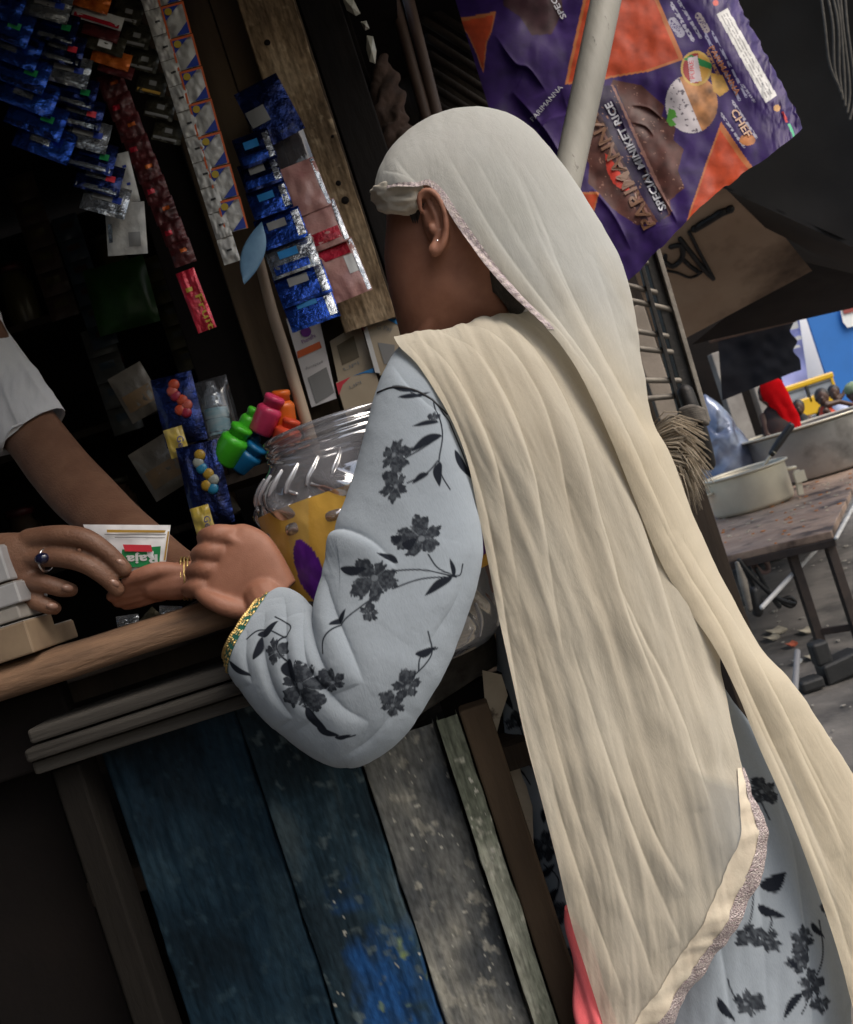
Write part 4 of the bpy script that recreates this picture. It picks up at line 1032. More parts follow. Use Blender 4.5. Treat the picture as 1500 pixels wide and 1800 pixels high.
c3 = card('tan card with red and blue top corners half hidden by the shawl', [(634, 558), (716, 560), (722, 640), (668, 660)], 1.568, kraft)
flat([(634, 558), (668, 560), (650, 566), (640, 582), (636, 576)], 1.568, p_red, 'print', c3, .001)
flat([(678, 560), (716, 560), (718, 574), (700, 571), (688, 565)], 1.568, p_sky, 'print', c3, .001)
flat([(637, 572), (645, 572), (669, 656), (660, 655)], 1.568, p_wht, 'white_edge', c3, .001)
text('G Pay', (662, 578), (690, 582), 8, 1.568, p_gry, c3)
flat([(664, 602), (694, 606), (694, 640), (676, 640)], 1.568, p_gry, 'blank_square', c3, .001)
c4 = card('tan card with red and blue arc under the middle card, above the jar', [(591, 672), (658, 648), (676, 700), (612, 742)], 1.572, kraft)
flat([(591, 674), (617, 662), (603, 676), (596, 695)], 1.572, p_red, 'print', c4, .001)
flat([(620, 661), (658, 646), (660, 655), (640, 656)], 1.572, p_sky, 'print', c4, .001)
text('UPI', (616, 684), (636, 674), 6, 1.572, p_gry, c4)

# bright little plastic bottles
def toy_bottle(label, cx, cy, w, h, ang, d, col, neck=.62):
    mt = mk('plastic_' + label.split()[0], col, tuple(v * .75 for v in col), scale=30, rough=.35, bump=.1, sss=.0)
    th = thing('plastic_bottle', label, 'bottle', W(cx, cy, d), 'bright plastic bottles')
    a = math.radians(ang)
    ax = W(cx + math.sin(a) * 10, cy - math.cos(a) * 10, d - .002) - W(cx, cy, d)
    s_ = d / F; r = w / 2 * s_; H = h * s_
    c = W(cx - math.sin(a) * h / 2, cy + math.cos(a) * h / 2, d)
    MB().lathe(c, [(r * .9, 0), (r, .004), (r, H * .55), (r * 1.02, H * .6), (r * .96, H * .66), (r * .7, H * .74)], 28, ax=ax, fn=lambda q, z: 1 + .012 * math.cos(q * 14)).build('bottle_wall', mt, th, True)
    c2_ = c + Vector(ax).normalized() * H * .74
    MB().lathe(c2_, [(r * neck, 0), (r * neck, H * .12), (r * neck * 1.12, H * .14), (r * neck * 1.12, H * .24), (r * neck * .9, H * .27)], 24, ax=ax, fn=lambda q, z: 1 + .02 * math.cos(q * 18)).build('cap', mt, th, True)
toy_bottle('green small neon bottle behind the clear jar', 436, 742, 30, 56, 26, 1.47, (.10, .62, .04))
toy_bottle('green large neon bottle lowest of the bright bottles', 410, 780, 50, 74, 30, 1.46, (.08, .62, .03), .7)
toy_bottle('pink bottle on top of the bright bottles', 471, 728, 44, 70, 24, 1.465, (.80, .06, .17), .75)
toy_bottle('orange bottle tilted behind the pink bottle', 498, 722, 42, 70, -8, 1.485, (.85, .17, .02), .7)
toy_bottle('red bottle between the pink bottle and the jar', 505, 765, 48, 60, 18, 1.475, (.75, .09, .04), .6)
toy_bottle('blue bottle under the pink bottle', 442, 775, 30, 62, 24, 1.49, (.01, .14, .30))
toy_bottle('blue wide bottle touching the edge of the jar', 437, 803, 46, 56, 38, 1.475, (.01, .17, .40), .8)
t_ = thing('bottle_rack', 'dark wooden shelf inside the kiosk carrying the bright bottles', 'shelf', W(450, 850, 1.52))
MB().box(W(452, 835, 1.53), (.11, 0, 0), (0, .07, 0), (0, 0, .008)).build('shelf_board', wood_dark, t_)

# wrapped water bottle
t_ = thing('wrapped_bottles', 'clear plastic packet of pale blue ribbed bottles hanging beside the bright bottles', 'packet', W(380, 730, 1.50))
clr = mk_clear('bottle_plastic', (.62, .74, .78), .25, .28)
ax = W(372, 690, 1.5) - W(392, 790, 1.5)
m = MB(); m.lathe(W(395, 800, 1.50), [(.014, 0), (.019, .01)] + [(.0195 + .0016 * math.sin(k * 1.3), .012 + k * .0045) for k in range(20)] + [(.014, .108), (.009, .116), (.009, .126)], 24, ax=ax); m.build('bottle_wall', clr, t_, True)
m = MB(); m.lathe(W(388, 765, 1.4995), [(.0202, 0), (.0206, .022), (.0202, .045)], 24, ax=ax, caps=(False, False)); m.build('label_band', mk('pale_blue_label', (.20, .42, .50), (.5, .56, .58), scale=90, rough=.4, stretch=(.2, .2, 1)), t_, True)
sachet(t_, 'wrapper', 384, 728, 64, 128, 1.50, mk_clear('wrap_film', (.85, .88, .9), .10, .04), ang=-16, puff=.026)

# candy packs with coloured dots
GEM = [(.5, .07, .03), (.02, .20, .36), (.50, .10, .07), (.40, .25, .03), (.32, .02, .05), (.30, .33, .30)]
gm = [mk('candy_dot', c, rough=.4) for c in GEM]
def gems(label, x0, y0, x1, y1, d):
    th = thing('candy_pack', label, 'candy pack', W(x0, y0, d), 'dark blue candy packs')
    cx, cy = (x0 + x1) / 2, (y0 + y1) / 2; L_ = math.hypot(x1 - x0, y1 - y0)
    a = math.degrees(math.atan2(-(x1 - x0), (y1 - y0)))
    o = sachet(th, 'wrapper', cx, cy, 74, L_, d, f_navy, ang=a, puff=.008)
    ra = math.radians(a); ex = (math.cos(ra), math.sin(ra)); ey = (-math.sin(ra), math.cos(ra))
    for k, (u, v) in enumerate([(.05, -.72), (-.1, -.55), (.0, -.40), (.25, -.24), (.42, -.08), (.3, .12), (.05, .02)]):
        c = W(cx + u * 37 * ex[0] + v * L_ / 2 * ey[0], cy + u * 37 * ex[1] + v * L_ / 2 * ey[1], d - .0095)
        m = MB(); m.lathe(c, [(.0095, 0), (.0085, .002), (.004, .0034)], 14, ax=(0, -1, 0)); m.build('candy_dot', gm[(k * 2 + int(x0)) % 6], o, True)
    o2 = sachet(th, 'yellow_end', cx - 18 * ex[0] + L_ * .44 * ey[0], cy - 18 * ex[1] + L_ * .44 * ey[1], 34, L_ * .42, d - .010, mk('yellow_wrap', (.58, .42, .06), (.45, .35, .12), scale=40, rough=.35, coat=.3), ang=a - 3, puff=.004)
    q0 = (cx - 22 * ex[0] + L_ * .35 * ey[0], cy - 22 * ex[1] + L_ * .35 * ey[1])
    text('Gems', (q0[0] + 6, q0[1]), (q0[0] + 6 + 40 * ey[0], q0[1] + 40 * ey[1]), 12, d - .0152, p_blue, o2)
    return th
gems('dark blue candy pack with coloured dots, upper one of two', 300, 660, 330, 780, 1.46)
gems('dark blue candy pack with coloured dots and yellow end, lower one of two', 345, 780, 378, 925, 1.44)
dull = mk('dull_grey_pouch', (.14, .12, .10), (.08, .07, .055), scale=16, rough=.45, bump=.4, bscale=60, coat=.2)
for lb, cx, cy, w_, h_, a_ in (('dull grey pouch above the keeper\'s arm', 285, 820, 82, 96, -32), ('small grey pouch beside the upper candy pack', 328, 757, 44, 52, -30), ('brown grey pouch in the dark behind the arm', 240, 690, 66, 90, -30), ('grey pouch below the lower candy pack', 392, 890, 48, 44, -32)):
    th = thing('pouch', lb, 'pouch', W(cx, cy, 1.55)); sachet(th, 'wrapper', cx, cy, w_, h_, 1.56, dull, ang=a_, puff=.010, prints=[(-.8, .8, -.1, .6, mk('pouch_print', (.20, .115, .05), (.10, .07, .04), scale=20, rough=.5))] if w_ > 60 else [])
th = thing('green_bag', 'dark green plastic bag hanging in the shade of the kiosk', 'bag', W(215, 500, 1.9)); sachet(th, 'bag_film', 214, 520, 110, 120, 1.9, mk('dark_green_film', (.02, .09, .012), (.01, .03, .008), scale=9, rough=.4), ang=-15, puff=.03)
# shelves with dim jars deep inside
th = thing('back_shelf', 'sooty wooden shelves at the back of the dark kiosk', 'shelf', (-.7, 2.3, 1.2))
for z in (1.35, 1.65, 1.95): MB().box((-.62, 2.30, z), (.78, 0, 0), (0, .09, 0), (0, 0, .009)).build('shelf_board', wood_dark, th)
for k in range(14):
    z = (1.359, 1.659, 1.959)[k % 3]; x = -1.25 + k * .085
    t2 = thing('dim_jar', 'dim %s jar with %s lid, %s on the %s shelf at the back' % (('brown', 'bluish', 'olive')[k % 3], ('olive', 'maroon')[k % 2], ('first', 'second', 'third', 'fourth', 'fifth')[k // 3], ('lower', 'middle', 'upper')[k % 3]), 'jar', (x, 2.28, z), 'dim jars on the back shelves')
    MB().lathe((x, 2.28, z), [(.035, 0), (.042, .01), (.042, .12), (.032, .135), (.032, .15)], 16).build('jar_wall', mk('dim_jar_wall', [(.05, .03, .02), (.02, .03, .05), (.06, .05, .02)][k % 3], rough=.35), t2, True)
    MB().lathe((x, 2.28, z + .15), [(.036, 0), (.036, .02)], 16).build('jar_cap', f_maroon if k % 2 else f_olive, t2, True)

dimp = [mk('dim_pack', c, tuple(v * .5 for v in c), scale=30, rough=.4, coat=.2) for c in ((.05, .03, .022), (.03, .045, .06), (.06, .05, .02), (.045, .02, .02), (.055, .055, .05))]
dl_ = ['dim brown packet strip hanging deep in the kiosk above the keeper arm', 'dim bluish packet strip hanging deep in the kiosk', 'dim mustard packet strip hanging deep in the kiosk', 'dim maroon packet strip hanging deep in the kiosk', 'dim grey packet strip hanging deep in the kiosk']
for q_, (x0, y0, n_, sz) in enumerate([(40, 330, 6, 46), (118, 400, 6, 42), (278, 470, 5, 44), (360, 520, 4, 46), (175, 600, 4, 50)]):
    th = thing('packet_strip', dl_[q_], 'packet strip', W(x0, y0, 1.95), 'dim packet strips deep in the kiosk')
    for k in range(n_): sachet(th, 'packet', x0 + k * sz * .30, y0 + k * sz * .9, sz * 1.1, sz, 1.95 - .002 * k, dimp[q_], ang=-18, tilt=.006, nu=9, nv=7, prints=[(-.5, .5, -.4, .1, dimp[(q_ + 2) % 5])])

# stack of small cartons at the left end of the counter
ctn = mk('pale_carton', (.36, .34, .31), (.25, .23, .21), scale=12, rough=.6)
ctn2 = mk('tan_carton', (.30, .22, .14), (.20, .14, .09), scale=12, rough=.7)
film = mk('clear_wrap_grey', (.42, .42, .43), (.30, .30, .31), scale=20, rough=.25, coat=.4)
for lb, x0, y0, x1, y1, d, m_ in (('grey carton on top of the stack at the counter\'s left end', -60, 955, 8, 1022, .97, film), ('grey wrapped carton second in the stack by the counter rim', -60, 1020, 32, 1060, .965, film), ('pale carton third in the stack by the counter rim', -60, 1062, 34, 1088, .968, ctn), ('clear wrapped carton at the bottom of the stack', -60, 1088, 52, 1150, .965, ctn2), ('small tan carton standing behind the stack', 52, 1100, 92, 1136, 1.02, ctn2)):
    th = thing('carton', lb, 'carton', W(x0, y1, d))
    A, B = W(x0, y1, d), W(x1, y0, d); X0, X1 = A.x, W(x1, (y0 + y1) / 2, d).x; Z1 = W(x1, y0, d).z; Z0 = W(x1, y1, d).z
    m = MB(); m.box(((X0 + X1) / 2, d + .035, (Z0 + Z1) / 2), ((X1 - X0) / 2, 0, 0), (0, .035, 0), (0, 0, (Z1 - Z0) / 2)); m.build('box_wall', m_, th, bev=.002)
    MB().box(((X0 + X1) / 2, d + .035, Z1 + .0006), ((X1 - X0) / 2 - .002, 0, 0), (0, .034, 0), (0, 0, .0006)).build('carton_flap', ctn, th)
th = thing('foil_scraps', 'small shiny wrappers lying in the dark behind the counter rim', 'wrappers', W(290, 1070, 1.10))
for x, y, a_, mt in ((225, 1092, 10, f_silver), (262, 1088, -30, f_olive), (300, 1076, 20, f_silver), (345, 1068, -10, dull), (385, 1080, 30, f_olive)):
    sachet(th, 'scrap', x, y, 40, 22, 1.10, mt, ang=a_ - 18, tilt=.008, puff=.004)

# ================================================================== the big clear jar
jar = thing('plastic_jar', 'big clear plastic jar with yellow and purple label standing under her arm', 'jar', W(731, 1157, 1.115))
jax = Vector((0, 0, 1)); jc = Vector((W(733, 1157, 1.115).x, 1.118, 1.0285))
S_ = 1.115 / F
Hj = .305
def jr_(h):   # radius over height (from base 0 to Hj)
    t = h / Hj
    return np.interp(t, [0, .03, .08, .16, .3, .5, .66, .76, .82, .86, .89, .915, .93, .985, 1.0], [.100, .114, .120, .124, .128, .132, .134, .133, .129, .121, .112, .104, .101, .100, .097])
nh, na = 190, 240
hz = np.linspace(0, Hj, nh); an = np.linspace(0, 2 * np.pi, na, endpoint=False)
A_, Hh = np.meshgrid(an, hz)
R_ = jr_(Hh)
def smoo(R): return (np.roll(R, 1, 0) + R + np.roll(R, -1, 0)) / 3
for _ in range(3): R_[1:-1] = smoo(R_)[1:-1]
t_ = Hh / Hj
grv = np.clip(np.sin((A_ * 9 + t_ * 22)) - .1, 0, 1) * np.exp(-((t_ - .76) / .055) ** 2) * .0080
grv += np.clip(np.cos(A_ * 14) - .2, 0, 1) * np.exp(-((t_ - .66) / .035) ** 2) * np.clip(np.sin(t_ * 60), -.3, 1) * .0075
grv += np.clip(np.sin(A_ * 16 + t_ * 30), 0, 1) * np.exp(-((t_ - .14) / .06) ** 2) * .0045
ring_ = (.0020 * (np.abs(t_ - .945) < .008) + .0020 * (np.abs(t_ - .975) < .008))
R_ = R_ + grv + ring_
JP = np.stack([jc.x + R_ * np.cos(A_), jc.y + R_ * np.sin(A_), jc.z + Hh], -1)
petm = mk_clear('clear_jar_plastic', (.88, .88, .92), .70, .30)
grid_obj('jar_wall', JP, petm, jar, True)
MB().lathe(jc + Vector((0, 0, Hj - .001)), [(.0975, 0), (.1005, .003), (.1005, .008), (.095, .009), (.091, .006)], 64, caps=(False, False)).build('jar_mouth', mk_clear('jar_mouth_plastic', (.8, .8, .84), .4, .30), jar, True)
rb_w = mk_clear('jar_rib_plastic', (.80, .80, .85), .8, .55)  # milky white puts the ribs' bright reflections into the plastic's colour
def jpt(a, h, o=.001): 
    r_ = float(jr_(h)) + o; return Vector((jc.x + r_ * math.cos(a), jc.y + r_ * math.sin(a), jc.z + h))
m = MB()
for k in range(26):
    a = k * 2 * math.pi / 26
    m.tube([jpt(a + .10, Hj * .885), jpt(a + .06, Hj * .855), jpt(a, Hj * .82), jpt(a - .03, Hj * .795)], [.0016, .0028, .0030, .0018], n=7, smooth=9)
    m.tube([jpt(a + .02, Hj * .79, .0005), jpt(a + .09, Hj * .775, .0005)], [.0026, .0022], n=6)
m.build('jar_rib', rb_w, jar, True)
m = MB()
for k in range(16):
    a = k * 2 * math.pi / 16
    m.tube([jpt(a, Hj * .05), jpt(a + .05, Hj * .11), jpt(a + .02, Hj * .17)], [.002, .0034, .002], n=7, smooth=8)
    m.tube([jc + Vector((.03 * math.cos(a), .03 * math.sin(a), .008)), jc + Vector((.085 * math.cos(a), .085 * math.sin(a), .003))], [.002, .004], n=6)
m.build('base_rib', rb_w, jar, True)
# star-ribbed base
m = MB(); pr = [(.001, .012), (.03, .010), (.06, .004), (.09, .002), (.098, .0015)]
m.lathe(jc + Vector((0, 0, 0)), pr, 60, caps=(False, False), fn=lambda q, h: 1 + .03 * math.cos(q * 10)); m.build('jar_base', petm, jar, True)
# label: a sleeve round the body
l0, l1 = .25, .66
la = np.linspace(math.radians(186), math.radians(395), 220); lt = np.linspace(0, 1, 90)
LA, LT = np.meshgrid(la, lt)
top = .745 + 0 * LA
lo_ = .40 - .11 * np.clip((np.degrees(LA) - 200) / 120, 0, 1)
lh = (lo_ + (top - lo_) * LT) * Hj
LR = jr_(lh) + .0016 + .0005 * fbm(LA * 6, LT * 3, 81)
LP = np.stack([jc.x + LR * np.cos(LA), jc.y + LR * np.sin(LA), jc.z + lh], -1)
yl, pu = np.array([.86, .50, .09]), np.array([.13, .02, .30])
blob = ((np.degrees(LA) - 233) / 9) ** 2 + ((LT - .30) / .36) ** 2 < 1 + .15 * fbm(LA * 9, LT * 5, 82)
blob |= (np.degrees(LA) > 262) & (LT < .78) & (LT > .10)
pale = (np.abs(np.degrees(LA) - 222 - 18 * LT) < 7) & (LT > .45)
C = np.where(blob[..., None], pu * (1 + .5 * np.clip(fbm(LA * 14, LT * 8, 83), 0, 1))[..., None], np.where(pale[..., None], np.array([.79, .50, .13]), yl))
grid_obj('label', LP, mk('jar_label_gloss', (1, 1, 1), attr='Col', rough=.3, coat=.4, bump=.2, bscale=40), jar, False, Col=C)

# ================================================================== the shopkeeper
keeper = thing('person', 'shopkeeper in white short sleeved shirt holding out a white packet from inside the kiosk', 'person', (-.85, 1.7, .9))
b = MB()
ARM = sectube([(0, 560, 1.52, -110, 730, 1.52, .045, .05), (52, 660, 1.47, -30, 778, 1.47, .040, .045), (92, 722, 1.425, 12, 790, 1.425, .040, .044), (146, 790, 1.37, 56, 848, 1.37, .041, .045), (196, 842, 1.31, 104, 905, 1.31, .040, .042),
               (240, 888, 1.25, 158, 948, 1.25, .036, .038), (288, 930, 1.18, 222, 985, 1.18, .030, .032), (330, 966, 1.12, 282, 1012, 1.12, .024, .026), (372, 990, 1.09, 340, 1040, 1.09, .022, .022), (410, 1010, 1.08, 392, 1046, 1.08, .014, .014)], 50, 28)
b.grid(ARM, True); nb = len(b.V); b.Fc += [tuple(range(nb - 28, nb)), tuple(range(nb - 50 * 28, nb - 49 * 28))[::-1]]
sh_r = W(-40, 640, 1.52)
chest = Vector((-1.04, 1.78, 1.54))
b.tube([chest + Vector((0, 0, -.30)), chest + Vector((0, 0, -.05)), chest + Vector((.02, -.02, .13)), chest + Vector((.03, -.03, .20))], [.13, .15, .11, .06], n=20, smooth=20)
b.tube([chest + Vector((.02, -.02, .14)), sh_r], [.08, .06], n=14)
b.tube([chest + Vector((.03, -.03, .16)), chest + Vector((.05, -.04, .30))], [.052, .05], n=14)
hk = chest + Vector((.07, -.05, .40))
b.ball(hk, .085, .078, .115, 20, 14)
b.ball(hk + Vector((.05, -.05, -.06)), .045, .045, .055)
b.tube([hk + Vector((.075, -.055, .02)), hk + Vector((.098, -.073, -.02))], [.010, .014])
b.tube([hk + Vector((.085, -.03, -.055)), hk + Vector((.06, -.08, -.055))], .007)
for q in (Vector((.0, -.085, 0)), Vector((-.0, .085, 0))): b.ball(hk + q + Vector((-.01, 0, -.01)), .02, .012, .032)
# left forearm and hand with the packet
b.tube([chest + Vector((.0, -.12, .10)), Vector((-.80, 1.40, 1.10)), W(-240, 1010, 1.16), W(-60, 995, 1.04), W(10, 985, 1.01)], [.06, .048, .04, .032, .028], n=16, smooth=26)
b.grid(sectube([(-60, 950, 1.03, -70, 1050, 1.04, .024, .024), (-10, 938, 1.01, -18, 1060, 1.02, .022, .022), (35, 936, 1.0, 22, 1062, 1.012, .019, .02), (70, 942, 1.0, 52, 1058, 1.010, .014, .016), (84, 952, 1.0, 66, 1048, 1.012, .006, .008)], 24, 24, sq=.85), True)
nb = len(b.V); b.Fc += [tuple(range(nb - 24, nb)), tuple(range(nb - 24 * 24, nb - 23 * 24))[::-1]]
for pts, r in (([(52, 948, 1.0), (100, 941, .990), (148, 946, .986), (188, 970, .988), (218, 1000, .994)], .0118), ([(55, 980, .998), (105, 980, .988), (152, 992, .984), (186, 1016, .988), (206, 1036, .996)], .0112),
               ([(45, 1018, 1.0), (80, 1026, .994), (108, 1034, .996), (124, 1037, 1.004)], .0108), ([(40, 1048, 1.004), (66, 1058, .998), (86, 1066, .998), (96, 1069, 1.004)], .0100),
               ([(40, 960, 1.035), (100, 968, 1.036), (150, 980, 1.030), (186, 992, 1.022)], .0115)):
    n_ = len(pts); b.tube([W(*p) for p in pts], [r * (1.08 - .30 * i / (n_ - 1)) * (1.06 if i == n_ // 2 else 1) for i in range(n_)], n=12, smooth=22)
fuse(b, 'body', skin_m, keeper, voxel=.0024, it=2)
nail_m = mk('fingernail', (.34, .20, .15), (.28, .16, .12), scale=60, rough=.3, coat=.3)
for x, y, d_, a_ in ((212, 990, .984, 40), (200, 1026, .984, 42), (118, 1034, .987, 10), (91, 1066, .990, 8)):
    e1 = (W(x + 10 * math.cos(math.radians(a_)), y + 10 * math.sin(math.radians(a_)), d_ + .003) - W(x, y, d_)).normalized(); 
    m = MB(); c_ = W(x, y, d_); n__ = 10
    V_ = [c_ + e1 * .0062 * math.cos(q) + Vector((0, 1, 0)).cross(e1).normalized() * .0042 * math.sin(q) + Vector((0, .0014 * math.sin(q) ** 2, 0)) for q in [2 * math.pi * i / n__ for i in range(n__)]]
    m.add([c_ + Vector((0, -.0010, 0))] + V_ + [v + Vector((0, .002, 0)) for v in V_], [(0, 1 + i, 1 + (i + 1) % n__) for i in range(n__)] + [(1 + i, 11 + i, 11 + (i + 1) % n__, 1 + (i + 1) % n__) for i in range(n__)])
    m.build('fingernail', nail_m, keeper, True)
shirt_m = mk_cloth('white_cotton', (.78, .78, .80), (.70, .70, .73), transl=.12)
SL = sectube([(-30, 470, 1.55, -180, 700, 1.58, .07, .08), (0, 560, 1.53, -120, 770, 1.53, .068, .075), (40, 622, 1.49, -70, 790, 1.49, .064, .07), (78, 672, 1.455, -25, 800, 1.455, .060, .065), (108, 714, 1.43, 8, 800, 1.43, .056, .06), (104, 719, 1.43, 8, 792, 1.43, .050, .054)], 120, 120, front=90)
q = proj(SL); SL = SL - normals(SL, True) * (.003 * fbm(q[..., 0] / 30, q[..., 1] / 60, 91) + folds(q, [([(20, 600), (50, 660), (95, 716)], 14, .006), ([(-10, 640), (20, 720), (40, 770)], 16, .006)]))[..., None]
grid_obj('shirt_sleeve', SL, shirt_m, keeper, True)
m = MB(); m.tube([chest + Vector((0, 0, -.32)), chest + Vector((0, 0, -.05)), chest + Vector((.02, -.02, .14)), chest + Vector((.03, -.03, .17))], [.145, .165, .125, .07], n=28, smooth=24)
m.tube([chest + Vector((.02, -.02, .13)), sh_r + Vector((-.02, 0, 0))], [.10, .085], n=18); m.tube([chest + Vector((0, -.1, .11)), Vector((-.81, 1.46, 1.16))], [.085, .07], n=18)
m.build('shirt', shirt_m, keeper, True)
m = MB(); m.ball(hk + Vector((-.018, .01, .03)), .09, .086, .10, 20, 14); m.build('hair', hair_m, keeper, True)
m = MB(); c = W(82, 984, .990); m.ball(c + Vector((0, -.011, .002)), .0085, .006, .0065, 12, 8); m.build('ring_stone', mk('dark_blue_stone', (.006, .008, .03), rough=.1, coat=.6), keeper, True)
m = MB(); dv = (W(105, 980, .988) - W(55, 980, .998)).normalized(); u = dv.orthogonal().normalized(); v = dv.cross(u)
m.tube([c + (u * math.cos(a) + v * math.sin(a)) * .0128 for a in np.linspace(0, 2 * math.pi, 28)], .0014, n=6); m.build('ring_band', mk('silver_ring', (.7, .7, .72), rough=.25, metal=1), keeper, True)
# the packet he holds out
pk_ = thing('white_packet', 'small white packet with gold lines and green panel held between the hands', 'packet', W(220, 970, 1.01))
sachet_o = None
Qp, Pp, Dp = patch([(146, 922, 1.018), (300, 923, 1.008), (291, 992, 1.005), (195, 1023, 1.010)], 24, 30, .0015, 30, 5)
front = Pp.copy(); back = Pp.copy(); bulge = (np.sin(np.linspace(0, np.pi, 24))[:, None] * np.sin(np.linspace(0, np.pi, 30))[None]) ** .6 * .004
front[..., 1] -= bulge; back[..., 1] += bulge + .0008
m = MB(); m.grid(front); m.grid(back[:, ::-1]); po = m.build('paper_wrapper', mk('packet_white', (.74, .73, .74), (.64, .63, .65), scale=30, rough=.4, coat=.2), pk_, True)
def pd(Qs):
    Qs = np.asarray(Qs); fq = Qp[..., :2].reshape(-1, 2); fd_ = front[..., 1].reshape(-1)
    return np.array([fd_[np.argmin((fq[:, 0] - x) ** 2 + (fq[:, 1] - y) ** 2)] for x, y in Qs])
def pprint(poly, mt, lift): 
    dd = pd(poly).min(); flat(poly, dd, mt, 'print', po, lift)
pprint([(188, 931), (292, 932), (290, 936), (188, 936)], p_gold, .0012)
pprint([(184, 938.5), (292, 939), (292, 940.4), (184, 940.2)], p_gry, .0012)
pprint([(202, 944), (290, 944.5), (290, 945.7), (202, 945.4)], p_gry, .0012)
pprint([(215, 966), (283, 960), (280, 995), (212, 998)], p_grn, .0012)
pprint([(216, 957), (266, 958), (268, 970), (220, 969)], p_red, .0024)
text('Raja', (277, 975), (222, 977), 15, pd([(240, 985)])[0], p_wht, po, bold=.03, lift=.0030)
text('flavoured', (262, 961), (224, 960.5), 5, pd([(240, 965)])[0], p_wht, po, lift=.0034)
pprint([(210, 1012), (246, 1010), (236, 1014), (208, 1017)], p_gold, .0012)
pprint([(295, 934), (298, 934), (291, 985), (288, 985)], p_gold, .0012)

# ================================================================== pole, rice sack sheet, dark awning
th = thing('pale_pole', 'pale slim pole leaning in front of the purple rice sack sheet', 'pole', W(1000, 320, 1.47))
MB().tube([W(1078, -60, 1.52), W(1040, 120, 1.49), W(1004, 285, 1.47), W(915, 690, 1.40)], [.0265, .0262, .0255, .0245], n=20, smooth=18).build('pole_shaft', mk('grey_white_pole', (.42, .40, .35), (.30, .285, .25), scale=9, rough=.6, bump=.3, bscale=60, stretch=(1, 1, .3), stain=(.10, .09, .08), stain_scale=60, stain_lo=.66, stain_hi=.72), th, True)

sackt = thing('rice_sack_sheet', 'purple and orange printed rice sack sheet hung up as an awning', 'sack sheet', W(1150, 200, 1.75))
c_ = [(760, -130, 2.02), (1248, -90, 1.80), (1412, 218, 1.66), (985, 590, 1.80)]
nv, nu = 330, 420
Q, P, D = patch(c_, nv, nu)
vv, uu = np.meshgrid(np.linspace(0, 1, nv), np.linspace(0, 1, nu), indexing='ij')
rip = .006 * fbm(Q[..., 0] / 70, Q[..., 1] / 90, 101, 3) + .016 * fbm((Q[..., 0] + Q[..., 1]) / 240, (Q[..., 0] - Q[..., 1]) / 160, 102, 2)
edge = np.clip((uu - .86) / .14, 0, 1)
rip += edge * .006 * fbm(Q[..., 0] / 12, Q[..., 1] / 34, 103, 3) + edge ** 2 * .05
rip += folds(Q, [([(870, 60), (905, 110), (930, 120), (960, 160)], 14, .014), ([(1040, 330), (1080, 380), (1110, 440)], 16, .008), ([(1110, 185), (1140, 190), (1165, 210)], 6, .006), ([(1110, 215), (1135, 222), (1150, 240)], 6, .005),
                 ([(1075, 170), (1120, 270), (1180, 370), (1190, 395)], 9, .007), ([(1000, 200), (960, 215), (930, 260)], 12, .010), ([(900, 160), (960, 230), (1000, 300)], 26, .02)])
D = D + rip
# ragged lower right corner
Qr = Q.copy()
Qr[..., 0] += 2.5 * vnoise(Q[..., 1] / 9, Q[..., 0] * 0, 104) * edge ** 4
Qr[..., 1] += np.clip((vv - .93) / .07, 0, 1) ** 2 * (10 * np.sin(np.pi * np.clip(uu, 0, 1) * 2.5) + 3 * vnoise(uu * 40, uu * 0, 105))
P = Wn(Qr[..., :2], D)
B_ = lambda *h: np.array(h)
C = np.zeros((nv, nu, 3)); C[:] = B_(.034, .013, .098)
n1 = fbm(Q[..., 0] / 16, Q[..., 1] / 16, 106); n2_ = fbm(Q[..., 0] / 5, Q[..., 1] / 5, 107)
C *= (1 + .22 * n1)[..., None]
def put(mask, c, var=.12): C[mask] = np.array(c) * (1 + var * n1[mask])[:, None]
def tri(poly, inner=.86):
    put(in_poly(Q, poly), (.45, .15, .05))
    cx, cy = np.mean(poly, 0)
    put(in_poly(Q, [(cx + (x - cx) * inner, cy + (y - cy) * inner) for x, y in poly]), (.46, .062, .020), .25)
tri([(1030, -20), (1150, -20), (1202, 104), (1140, 126), (1085, 135), (1040, 144), (993, 149), (1010, 70)], .93)
tri([(1268, 214), (1332, 308), (1262, 372), (1196, 446), (1215, 365), (1240, 290)], .88)
tri([(1016, 338), (1054, 337), (1048, 360), (1040, 385), (1028, 365)], .8)
tri([(800, 34), (872, 20), (866, 52), (856, 76), (850, 130), (838, 96), (822, 60)], .86)
spl = [(1078, 140), (1128, 150), (1168, 186), (1164, 204), (1188, 222), (1184, 246), (1202, 262), (1192, 300), (1204, 330), (1178, 352), (1180, 378), (1152, 392), (1120, 396), (1078, 368), (1052, 338), (1034, 322), (1036, 290), (1024, 262), (1048, 210)]
put(in_poly(Q, spl), (.085, .032, .026), .35)
put(in_poly(Q, [(1062, 150), (1082, 150), (1178, 374), (1158, 392), (1046, 214)]), (.022, .012, .045), .3)
put(in_poly(Q, [(1046, 205), (1056, 200), (1150, 395), (1130, 392)]), (.05, .025, .03), .3)
put(in_poly(Q, [(1074, 148), (1079, 150), (1182, 372), (1176, 376)]), (.24, .12, .10), .3)
put(in_poly(Q, [(1048, 214), (1052, 212), (1150, 392), (1144, 394)]), (.22, .11, .09), .3)
put(in_poly(Q, [(1064, 270), (1069, 272), (1082, 290), (1098, 315), (1109, 336), (1094, 335), (1078, 322), (1067, 300)]), (.62, .055, .035))
put((in_poly(Q, spl)) & (n2_ > .95), (.30, .16, .12))
bx, by = Q[..., 0] - 1216, Q[..., 1] - 182
bowl = np.hypot(bx / 46, by / 52) < 1
